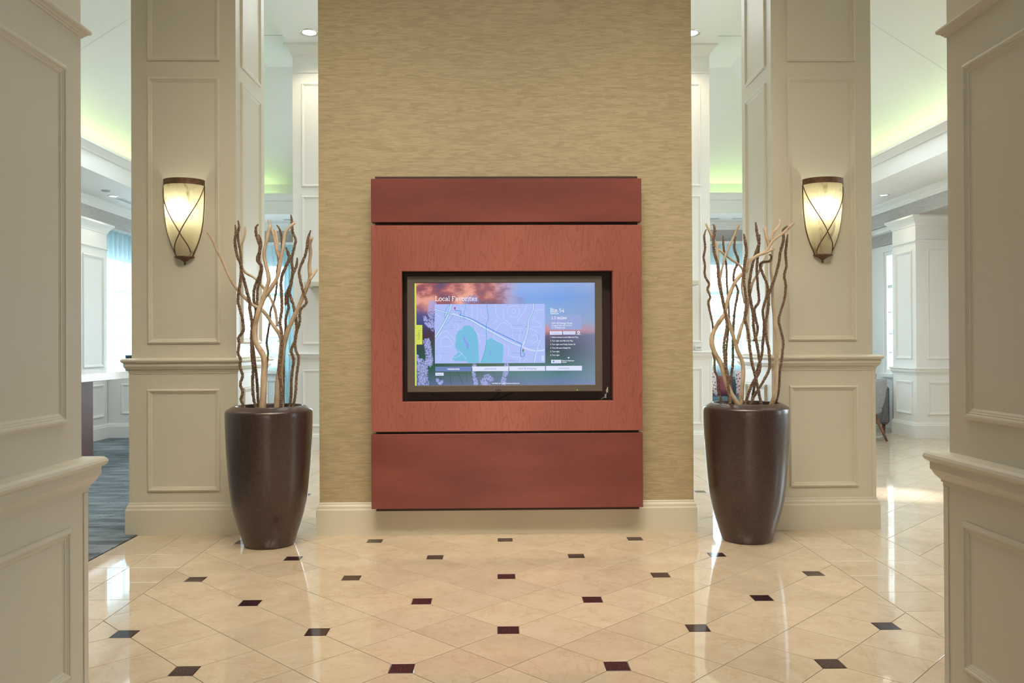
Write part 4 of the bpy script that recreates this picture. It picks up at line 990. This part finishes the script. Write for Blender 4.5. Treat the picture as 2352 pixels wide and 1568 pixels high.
# pilaster face on the left wall
pil = empty('wall_pilaster', (LWX + .03, 10.7, 0), 'white panelled pilaster beside the sheer curtain, seen past the near pillar', 'wall', kind='structure')
PY0, PY1 = 9.6, 11.36
MB().box(LWX, LWX + .05, PY0, PY1, 0, 2.93).build('block', M['white'], pil)
MB().loops(perimeter(LWX - .1, LWX + .05, PY0, PY1, BASE)).build('base_molding', M['white'], pil)
MB().loops(perimeter(LWX - .1, LWX + .05, PY0, PY1, [(o * .9, z) for o, z in CROWN], 2.80), cap1=True).build('crown', M['white'], pil)
MB().loops(perimeter(LWX - .1, LWX + .05, PY0, PY1, [(0, 0), (.012, .004), (.018, .012), (.018, .02), (0, .024)], 2.58)).build('necking', M['white'], pil)
panel_frame(pil, M['white'], (LWX + .05, 10.70, .98), Y_, Z, X, .56, 1.50, k=1.3)
panel_frame(pil, M['white'], (LWX + .05, 10.70, .30), Y_, Z, X, .56, .45, k=1.3)
# low panelled wall below the left curtain
lw_ = empty('wall_low', (-4.9, 11.40, 0), 'low white panelled wall under the curtain behind the white counter', 'wall', kind='structure')
MB().box(LWX, -3.9, 11.38, 11.50, 0, .90).build('block', M['white'], lw_)
MB().loops(perimeter(LWX, -3.9, 11.38, 11.50, BASE)).build('base_molding', M['white'], lw_)
MB().loops(perimeter(LWX, -3.9, 11.38, 11.50, [(o * .6, z * .6) for o, z in RAIL], .86), cap1=True).build('cap_rail', M['white'], lw_)
for xx in (-5.20, -4.55): panel_frame(lw_, M['white'], (xx, 11.38, .33), X, Z, -Y_, .55, .42, k=1.2)
# side and far window walls
def window(name, org, u_, nrm, W_, H0, H1, nv, hbars, label, deep=.10):
    """window in a wall plane; org at floor, u_ along wall, nrm into the room"""
    e = empty(name, org, label, 'window', kind='structure')
    o = Vector(org); t = Vector(u_); n = Vector(nrm)
    def bar(a0, a1, z0, z1, d0, d1, nm, mt):
        P = [o + t * a + n * d + Z * z for z in (z0, z1) for d in (d0, d1) for a in (a0, a1)]
        idx = [(0, 1, 3, 2), (4, 6, 7, 5), (0, 4, 5, 1), (2, 3, 7, 6), (0, 2, 6, 4), (1, 5, 7, 3)]
        return MB().add(P, idx).build(nm, mt, e)
    fw = .06
    for a0, a1, z0, z1 in ((0, fw, H0, H1), (W_ - fw, W_, H0, H1), (fw, W_ - fw, H0, H0 + fw), (fw, W_ - fw, H1 - fw, H1)): bar(a0, a1, z0, z1, -deep, .0, 'frame', M['white'])
    bar(-.08, W_ + .08, H0 - .05, H0, -deep, .07, 'sill', M['white'])
    bar(-.09, 0, H0, H1, -.01, .02, 'casing', M['white']); bar(W_, W_ + .09, H0, H1, -.01, .02, 'casing', M['white']); bar(-.09, W_ + .09, H1, H1 + .09, -.01, .025, 'casing', M['white'])
    for k in range(1, nv): a = W_ * k / nv; bar(a - .009, a + .009, H0, H1, -.07, -.03, 'mullion', M['white'])
    for z, th in hbars: bar(0, W_, z - th / 2, z + th / 2, -.075, -.025, 'mullion', M['white'])
    bar(fw, W_ - fw, H0 + fw, H1 - fw, -.056, -.050, 'pane', M['glass'])
    return e
def wall_with_hole(name, org, u_, nrm, L, a0, a1, H0, H1, mat, label, top=HS + .35):
    b = MB(); o = Vector(org); t = Vector(u_); n = Vector(nrm)
    for p0, p1, z0, z1 in ((0, a0, 0, top), (a1, L, 0, top), (a0, a1, 0, H0), (a0, a1, H1, top)):
        P = [o + t * a + n * d + Z * z for z in (z0, z1) for d in (-.16, 0) for a in (p0, p1)]
        b.add(P, [(0, 1, 3, 2), (4, 6, 7, 5), (0, 4, 5, 1), (2, 3, 7, 6), (0, 2, 6, 4), (1, 5, 7, 3)])
    return st(b.build(name, mat), label, 'wall')
H0, H1 = .86, 2.62
HB = [(2.10, .05), (1.72, .02), (1.40, .02), (1.12, .02)]
FY = 13.40
# far wall: two windows
b = MB(); LX0, LX1 = -4.75, -3.42; RX0, RX1 = 3.32, 4.65
CX0, CX1 = -1.8, 1.9
for x0, x1, z0, z1 in ((-5.9, LX0, 0, 3.7), (LX1, CX0, 0, 3.7), (CX1, RX0, 0, 3.7), (CX0, CX1, 0, .3), (CX0, CX1, H1, 3.7), (RX1, 5.95, 0, 3.7), (LX0, LX1, 0, H0), (LX0, LX1, H1, 3.7), (RX0, RX1, 0, H0), (RX0, RX1, H1, 3.7)): b.box(x0, x1, FY, FY + .16, z0, z1)
st(b.build('wall_far', M['white']), 'white far wall with two tall windows behind the branches', 'wall')
st(MB().box(-5.74, 5.79, FY - .008, FY - .001, 2.93, HS).build('trim_3', M['taupe']), 'taupe wallpaper band along the far wall', 'wall band')
st(MB().box(-5.74, 5.79, FY - .14, FY - .009, 2.885, 2.93).build('trim_4', M['white']), 'white curtain header along the far wall', 'molding')
window('window_1', (LX0, FY, 0), X, -Y_, LX1 - LX0, H0, H1, 4, HB, 'tall window behind the branches of the planter by the carpet')
window('window_2', (RX0, FY, 0), X, -Y_, RX1 - RX0, H0, H1, 4, HB, 'tall window behind the branches of the planter by the aisle')
window('window_5', (CX0, FY, 0), X, -Y_, CX1 - CX0, .3, H1, 5, [(2.1, .05)], 'unseen wide far window added behind the wallpapered wall for daylight')  # hidden window added to let more daylight into the lobby
for k, (y0, y1) in enumerate(AW): window('window_%d' % (6 + k), (6.5, y0, 0), Y_, -X, y1 - y0, .5, 2.9, 3, [(2.3, .04)], ('outer window of the aisle abreast of the feature wall', 'outer window of the aisle toward the far bay')[k])
# wainscot under far-left window
wf = empty('trim_5', (-4.0, FY, 0), 'white wainscot panels below the far window by the carpet', 'molding', kind='structure')
for xx in (-4.70, -4.24, -3.78): panel_frame(wf, M['white'], (xx, FY - .002, .25), X, Z, -Y_, .40, .46, k=1.2)
# side window walls
wall_with_hole('wall_left_window', (-5.75, 11.36, 0), Y_, X, 2.2, .10, 1.85, H0, H1, M['white'], 'window wall in the bay behind the counter')
window('window_3', (-5.75, 11.46, 0), Y_, X, 1.75, H0, H1, 4, HB, 'bright window behind the sheer curtain over the counter')
wall_with_hole('wall_right_window', (5.80, 11.36, 0), Y_, -X, 2.2, .08, .84, H0 - .05, H1, M['white'], 'window wall in the bay beyond the aisle')
window('window_4', (5.80, 11.44, 0), Y_, -X, .76, H0 - .05, H1, 2, HB, 'window in the bay beside the grey seating at the aisle end')
st(MB().box(LWX - .35, LWX - .0, 11.34, 11.38, 0, 3.3).build('trim_6', M['white']), 'return of the side wall at the curtain bay', 'molding')
st(MB().box(5.772, 5.796, 11.36, 13.4, 2.72, HS).build('trim_7', M['taupe']), 'taupe wallpaper above the bay window at the aisle end', 'wall band')
st(MB().box(5.60, 5.80, 11.36, 13.4, 2.885, 2.94).build('trim_8', M['white']), 'white curtain header in the bay at the aisle end', 'molding')
st(MB().box(-5.75, LWX + .0055, 11.355, 13.39, 2.93, HS).build('trim_9', M['taupe']), 'taupe wallpapered header over the sheer curtain', 'wall band')
# soffit ring: lower ceiling + fascia + cove ledge
sof = MB()
sof.box(-5.9, XSl - .002, -4, FY, HS, HS + .10).box(XSr + .002, 6.6, -4, FY, HS, HS + .10).box(XSl - .002, XSr + .002, YS + .002, FY, HS, HS + .10)
so = st(sof.build('ceiling_soffit', M['ceil']), 'lower perimeter ceiling with downlights around the raised tray', 'ceiling')
fas = MB(); fas.box(XSl - .001, XSl + .03, -4, YS, HS - .001, LED - .105).box(XSr - .03, XSr + .001, -4, YS, HS - .001, LED - .105).box(XSl, XSr, YS - .03, YS + .001, HS - .001, LED - .105)
st(fas.build('trim_10', M['ceil']), 'flat fascia around the raised ceiling tray', 'molding')
# cove crown: profile along the inner U
cr_ = [(0, 0), (-.01, .01), (.015, .02), (.02, .035), (.045, .06), (.07, .085), (.085, .09), (.085, .115), (-.10, .115)]
rings = [[(XSl + .03 + o, -4, LED - .115 + z), (XSl + .03 + o, YS - .03 - o, LED - .115 + z), (XSr - .03 - o, YS - .03 - o, LED - .115 + z), (XSr - .03 - o, -4, LED - .115 + z)] for o, z in cr_]
st(MB().loops(rings, closed=False).build('trim_11', M['white']), 'crown molding hiding the cove lights around the tray', 'molding')
# tray: ledge, upstand, slopes, flat
TL, TR, TYf, TB = XSl - .30, XSr + .30, YS + .38, 3.78
FL, FR, FYf, FH = -3.05, 3.13, 10.97, 4.98
tr = MB()
tr.loops([[(XSl, -4, LED - .10), (XSl, YS, LED - .10), (XSr, YS, LED - .10), (XSr, -4, LED - .10)], [(TL, -4, LED - .10), (TL, TYf, LED - .10), (TR, TYf, LED - .10), (TR, -4, LED - .10)],
          [(TL, -4, TB), (TL, TYf, TB), (TR, TYf, TB), (TR, -4, TB)], [(FL, -4, FH), (FL, FYf, FH), (FR, FYf, FH), (FR, -4, FH)]], closed=False)
tr.add([(FL, -4, FH), (FL, FYf, FH), (FR, FYf, FH), (FR, -4, FH)], [(0, 1, 2, 3)])
st(tr.build('ceiling', M['ceil']), 'raised tray ceiling with sloping sides lit green along its cove', 'ceiling')
# fine ceiling joints
jn = MB()
for yj in (9.85, 6.0):
    jn.box(FL, FR, yj - .0025, yj + .0025, FH - .003, FH)
for s_, a, c_ in ((1, TL, FL), (1, TR, FR)):
    for yj in (8.3,):
        P = [(a, yj - .002, TB - .0), (c_, yj - .002, FH), (c_, yj + .002, FH), (a, yj + .002, TB)]
        d = .004 if a < 0 else -.004
        jn.add([(p_[0] + d, p_[1], p_[2] - .003) for p_ in P], [(0, 1, 2, 3)])
st(jn.build('trim_12', M['vent']), 'hairline joints in the tray ceiling', 'molding')
st(MB().box(-2.50, 2.60, 3.6, 11.0, 4.88, 4.98).build('ceiling_beam', M['ceil']), 'broad flat ceiling beam carried by the columns', 'ceiling')
# outer crowns
def crown_run(name, pts, label):
    """pts: [(x,y)] polyline, room to the left of travel"""
    rings = []
    for o, z in [(0, 0), (.012, .003), (.014, .02), (.03, .035), (.034, .055), (.06, .075), (.075, .085), (.08, .10), (.08, .118)]:
        rings.append([(x + nx * o, y + ny * o, HS - .118 + z) for x, y, nx, ny in pts])
    return st(MB().loops(rings, closed=False).build(name, M['white']), label, 'molding')
crown_run('trim_13', [(LWX + .006, -4, 1, 0), (LWX + .006, 13.39, 1, -1), (RWX, 13.39, -1, -1), (RWX, -4, -1, 0)][:2], 'crown molding above the wall beyond the carpet')
crown_run('trim_14', [(RWX, 13.39, -1, -1), (RWX, -4, -1, 0)], 'crown molding above the header along the aisle')
crown_run('trim_15', [(-5.7, FY - .008, 0, -1), (5.7, FY - .008, 0, -1)], 'crown molding along the far wall')
st(MB().box(RWX, 5.80, 10.76, 13.4, 2.945, HS).build('trim_16', M['taupe']), 'taupe wallpapered header over the bay at the aisle end', 'wall band')
# cove strips
GREEN = (.62, 1.0, .36)
def cove(name, x0, y0, x1, y1, power, col=GREEN):
    L = math.hypot(x1 - x0, y1 - y0)
    o = area(name, ((x0 + x1) / 2, (y0 + y1) / 2, LED - .06), L, .05, power, col, (math.pi, 0, math.atan2(y1 - y0, x1 - x0)))
    return o
cove('cove_light', TL + .08, 4.0, TL + .08, YS, 13)
cove('cove_light', TR - .08, 4.0, TR - .08, YS, 13)
cove('cove_light', XSl - .04, 4.0, XSl - .04, YS, 8, (1, .66, .36)); cove('cove_light', XSr + .04, 4.0, XSr + .04, YS, 8, (1, .66, .36))  # warm strips added to tint the slopes peach
cove('cove_light', XSl, TYf - .08, -3.4, TYf - .08, 2.5)
cove('cove_light', 2.9, TYf - .08, XSr, TYf - .08, 4)

# ------------------------------------------------------------------ ceiling fittings
def downlight(x, y, z, label, power, r_=.075):
    e = empty('downlight', (x, y, z), label, 'downlight')
    MB().lathe([(r_ * .78, -.001), (r_ * 1.0, -.009), (r_ * 1.12, -.007), (r_ * 1.15, 0)], (x, y, z), 28, cap0=False).build('trim_ring', M['chrome'], e)
    MB().lathe([(.001, -.0025), (r_ * .8, -.0025)], (x, y, z), 28).build('lamp', M['downlight'], e)
    if power: spot('downlight_beam', (x, y, z - .012), (x, y, 0), power, (1, .85, .62), 120, .8, .05)
downlight(-2.17, 9.5, 4.88, 'round downlight beside the wallpapered wall top, by the carpet side column', 45, .10)
downlight(2.26, 9.5, 4.88, 'round downlight beside the wallpapered wall top, by the aisle side column', 45, .10)
p = ray(260, 450); t_ = (HS - EYE) / p[2]; downlight(p[0] * t_, p[1] * t_, HS, 'small lit downlight above the sheer curtain beyond the carpet', 12, .062)
p = ray(2030, 447.5); t_ = (HS - EYE) / p[2]; downlight(p[0] * t_, p[1] * t_, HS, 'small lit downlight above the aisle end bay', 14, .062)
def atZ(px, py, z): d = ray(px, py); t = (z - EYE) / d[2]; return Vector((d[0] * t, d[1] * t, z))
def vent(px, py, label, w_=.30, d_=.07, lyw=False):
    c0 = atZ(px, py, HS); e = empty('ceiling_vent', c0, label, 'vent')
    a, c_ = (w_, d_) if not lyw else (d_, w_)
    MB().box(c0.x - a / 2, c0.x + a / 2, c0.y - c_ / 2, c0.y + c_ / 2, HS - .006, HS - .0005).build('frame', M['ceil'], e)
    for k in range(3):
        q = (k - 1) * d_ * .28
        if lyw: MB().box(c0.x + q - .006, c0.x + q + .006, c0.y - c_ * .45, c0.y + c_ * .45, HS - .009, HS - .006).build('slat', M['vent'], e)
        else: MB().box(c0.x - a * .45, c0.x + a * .45, c0.y + q - .006, c0.y + q + .006, HS - .009, HS - .006).build('slat', M['vent'], e)
vent(294, 463, 'linear ceiling vent beside the lit downlight beyond the carpet', .5, .10, True)
vent(1636, 501.2, 'slim ceiling vent above the far window, nearer the wallpapered wall', .22, .08)
vent(1697, 501.0, 'slim ceiling vent above the far window, nearer the aisle column', .22, .08)
vent(664, 503.5, 'slim ceiling vent above the far window by the carpet side planter', .18, .08)
c0 = atZ(243, 437.5, HS); tag(MB().lathe([(.001, -.018), (.022, -.018), (.05, -.010), (.055, 0)], c0, 20).build('sprinkler_cover', M['vent']), 'small round sprinkler cover in the lower ceiling beyond the carpet', 'sprinkler')
# mantel and thermostat on the rear columns
mt = empty('mantel_shelf', (.06, 9.75, 1.93), 'cream mantel shelf reaching past both sides of the wallpapered wall', 'shelf')
MB().bbox(-2.27, 2.37, 9.62, 9.899, 1.955, 2.01, .004).build('board', M['paint'], mt); MB().bbox(-2.20, 2.30, 9.72, 9.899, 1.925, 1.955, .008).build('bed_molding', M['paint'], mt)
a = atY(1596, 804, 9.895); c_ = atY(1611, 793, 9.895)
th_ = empty('thermostat', ((a.x + c_.x) / 2, 9.895, (a.z + c_.z) / 2), 'small white thermostat box above the rail of the rear column', 'thermostat')
MB().bbox(a.x, c_.x, 9.872, 9.899, a.z, c_.z, .004).build('cover', M['switch'], th_); MB().box(a.x + .012, c_.x - .012, 9.870, 9.873, a.z + .02, c_.z - .018).build('display', M['vent'], th_)

# ------------------------------------------------------------------ curtains
def curtain(org, u_, nrm, W_, z0, z1, waves, amp, mat, name, label, n=None):
    o = Vector(org); t = Vector(u_); nn = Vector(nrm); n = n or waves * 10; rnd = random.Random(int(W_ * 1000)); ph = [rnd.uniform(.7, 1.3) for _ in range(waves + 2)]
    R2 = []
    for z, k in ((z0, 1.0), (z0 + (z1 - z0) * .5, .9), (z1 - .06, .75), (z1, .7)):
        row = []
        for i in range(n + 1):
            a = i / n; q = a * waves; row.append(o + t * (W_ * a) + nn * (amp * k * ph[int(q)] * math.sin(q * 2 * math.pi)) + Z * z)
        R2.append(row)
    ob = MB().loops(R2, closed=False, smooth=True).build(name, mat); return tag(ob, label, 'curtain')
curtain((-5.56, 11.42, 0), Y_, X, 1.9, .62, 2.93, 13, .035, M['sheer'], 'sheer_curtain', 'pale blue sheer curtain glowing above the white counter')
curtain((-3.86, 13.25, 0), X, -Y_, .40, .90, 2.885, 5, .025, M['sheer'], 'sheer_curtain', 'sheer curtain over the far window behind the carpet side planter')
curtain((-3.50, 13.20, 0), X, -Y_, .30, .03, 2.885, 4, .035, M['drape'], 'drape', 'long teal drape hanging to the floor behind the carpet side planter')
curtain((3.36, 13.24, 0), X, -Y_, 1.2, .20, 2.885, 9, .03, M['sheer'], 'sheer_curtain', 'sheer curtain over the far window behind the aisle planter')
curtain((5.64, 11.43, 0), Y_, -X, .20, .05, 2.885, 3, .03, M['drape'], 'sheer_curtain', 'narrow sheer curtain gathered beside the white wall block')

# ------------------------------------------------------------------ counter and monitor
ct = empty('counter', (-4.3, 8.0, 0), 'white topped counter on a dark wood pedestal standing on the carpet', 'counter')
MB().bbox(-4.75, -3.97, 6.9, 9.75, .915, .995, .006).build('countertop', M['quartz'], ct)
MB().bbox(-4.62, -4.03, 6.98, 8.22, .14, .915, .004).build('pedestal', M['counterwood'], ct)
MB().bbox(-4.55, -4.09, 7.08, 8.12, .006, .14, .004).build('plinth', M['black'], ct)
MB().bbox(-4.22, -4.05, 9.50, 9.70, .02, .915, .004).build('end_support', M['counterwood'], ct)
mo = empty('computer_monitor', (-3.9, 9.1, .995), 'dark blue monitor on the white counter, half hidden by the sconce column', 'monitor')
a = atY(287.5, 815.5, 9.1)
MB().bbox(a.x, a.x + .40, 9.10, 9.13, a.z - .185, a.z, .004).build('display', M['monitor'], mo)
MB().bbox(a.x + .018, a.x + .382, 9.098, 9.101, a.z - .168, a.z - .02, .0005).build('screen', M['black'], mo)
MB().bbox(a.x + .10, a.x + .30, 9.10, 9.28, .995, 1.003, .002).build('stand', M['monitor'], mo)

# ------------------------------------------------------------------ far seating (right)
def cushion(xc, yc, zc, w_, h_, d_, mat, name, label, tilt=0.0, rotz=0.0, roll=0.0):
    b = MB(); n = 8; G = []
    for sd in (1, -1):
        for i in range(n + 1):
            for j in range(n + 1):
                uu, vv = i / n * 2 - 1, j / n * 2 - 1
                th = (1 - uu ** 4) * (1 - vv ** 4); k = 1 - .08 * (1 - abs(uu)) * 0 - .06 * (1 - vv * vv) * abs(uu) ** 3; k2 = 1 - .06 * (1 - uu * uu) * abs(vv) ** 3
                G.append(Vector((uu * w_ / 2 * k, -sd * d_ / 2 * math.sqrt(max(th, 0)), vv * h_ / 2 * k2)))
    m1 = (n + 1) ** 2; fc = []
    for i in range(n):
        for j in range(n):
            a_, b1, c1, d1 = i * (n + 1) + j, (i + 1) * (n + 1) + j, (i + 1) * (n + 1) + j + 1, i * (n + 1) + j + 1
            fc.append((a_, b1, c1, d1)); fc.append((m1 + d1, m1 + c1, m1 + b1, m1 + a_))
    rot = Matrix.Rotation(rotz, 3, 'Z') @ Matrix.Rotation(tilt, 3, 'X') @ Matrix.Rotation(roll, 3, 'Y')
    b.add([rot @ g + Vector((xc, yc, zc)) for g in G], fc, True)
    return tag(b.build(name, mat), label, 'cushion')
def sofa(x0, x1, y0, y1, label, seatm, bodym, arms=True):
    e = empty('sofa', ((x0 + x1) / 2, (y0 + y1) / 2, 0), label, 'sofa')
    MB().bbox(x0, x1, y0 + .03, y1, .12, .34, .03).build('base', bodym, e)
    MB().bbox(x0 + (.12 if arms else 0), x1 - (.12 if arms else 0), y0, y1 - .18, .34, .46, .03).build('seat', seatm, e)
    MB().bbox(x0, x1, y1 - .18, y1, .34, .74, .04).build('backrest', bodym, e)
    if arms:
        for xx in (x0, x1 - .13): MB().bbox(xx, xx + .13, y0, y1, .12, .66, .035).build('arm', bodym, e)
    for xx in (x0 + .06, x1 - .06):
        for yy in (y0 + .08, y1 - .08): MB().lathe([(.016, 0), (.022, .12)], (xx, yy, 0), 10, cap1=True).build('leg', M['legwood'], e)
    return e
sofa(2.85, 5.0, 12.20, 13.0, 'teal grey sofa with patterned cushions under the far window', M['tealfab'], M['tealfab'])
cushion(3.20, 12.52, .66, .30, .40, .14, M['spots'], 'cushion', 'red spotted cushion on the far sofa, nearer the white column', -.25)
cushion(3.485, 12.60, .62, .26, .32, .14, M['mauve'], 'cushion', 'plain mauve cushion between two spotted ones on the far sofa', -.3)
cushion(3.78, 12.52, .66, .30, .40, .14, M['spots'], 'cushion', 'red spotted cushion on the far sofa, nearer the aisle column', -.25)
tb = empty('coffee_table', (3.10, 11.0, 0), 'round white topped table in front of the far sofa', 'table')
MB().lathe([(.33, .43), (.36, .434), (.36, .452), (.355, .456), (.001, .456)], (3.10, 11.0, 0), 40).build('tabletop', M['quartz'], tb)
for k in range(3):
    a_ = k * 2.094 + .4; MB().tube([(3.10 + .12 * math.cos(a_), 11.0 + .12 * math.sin(a_), .43), (3.10 + .28 * math.cos(a_), 11.0 + .28 * math.sin(a_), 0)], [.018, .013], 10).build('leg', M['legwood'], tb)
sofa(4.35, 5.49, 11.40, 12.15, 'charcoal tweed sofa against the aisle end bay', M['tweed'], M['tweed'])
cushion(5.28, 11.70, .742, .31, .155, .14, M['red'], 'cushion', 'dark red lumbar cushion on the arm of the charcoal tweed sofa')
# tub chair
ch = empty('tub_chair', (4.72, 10.62, 0), 'grey upholstered tub chair with splayed wooden legs before the tweed sofa', 'chair')
cx0, cy0 = 4.72, 10.62
rg = []
for z, r0, k in ((.36, .20, .0), (.44, .265, .0), (.56, .295, .05), (.68, .31, .2), (.76, .315, .5), (.80, .315, 1.0)):
    row = []
    for i in range(25):
        a_ = math.radians(-150 + 300 * i / 24) - math.pi / 2   # open toward +Y (faces the sofa)
        zz = z
        edge = abs(i - 12) / 12.0
        zz = .36 + (z - .36) * (1 - .55 * max(0, edge - .35) ** 1.2)
        row.append((cx0 + r0 * math.cos(a_), cy0 + r0 * math.sin(a_), zz))
    rg.append(row)
inner = [[(cx0 + (p_[0] - cx0) * .86, cy0 + (p_[1] - cy0) * .86, p_[2]) for p_ in r_] for r_ in rg[::-1]]
MB().loops(rg + inner, closed=False, smooth=True).build('shell', M['greyfab'], ch)
MB().lathe([(.001, .34), (.22, .34), (.25, .38), (.25, .44), (.22, .46), (.001, .465)], (cx0, cy0, 0), 28).build('seat', M['greyfab'], ch)
for dx, dy in ((-1, -1), (1, -1), (-1, 1), (1, 1)): MB().tube([(cx0 + dx * .12, cy0 + dy * .12, .35), (cx0 + dx * .25, cy0 + dy * .20, 0)], [.024, .014], 10).build('leg', M['legwood'], ch)

# ------------------------------------------------------------------ outside
st(MB().box(-30, 30, 13.7, 60, -.4, -.3).build('ground', M['ground']), 'pale paving outside the far windows', 'ground')
def bush(x, y, r_, h_, label):
    rnd = random.Random(int(x * 100)); b = MB()
    for k in range(900):
        a_ = rnd.random() * 6.28; q = math.sqrt(rnd.random()); z = rnd.random(); rr = r_ * (1 - .55 * abs(z - .4)) * q
        c_ = Vector((x + rr * math.cos(a_), y + rr * math.sin(a_), -.3 + z * h_)); s_ = .07 + .08 * rnd.random()
        d1 = Vector((rnd.uniform(-1, 1), rnd.uniform(-1, 1), rnd.uniform(-1, 1))).normalized() * s_; d2 = d1.orthogonal().normalized() * s_ * .6
        b.add([c_ - d1, c_ + d2, c_ + d1, c_ - d2], [(0, 1, 2, 3)])
    o = b.build('shrub', M['leaf']); tag(o, label, 'shrub')
bush(5.0, 16.6, 1.1, 2.1, 'green shrub outside the far window behind the aisle planter')
bush(-4.9, 16.8, 1.0, 1.7, 'green shrub outside the far window behind the carpet side planter')
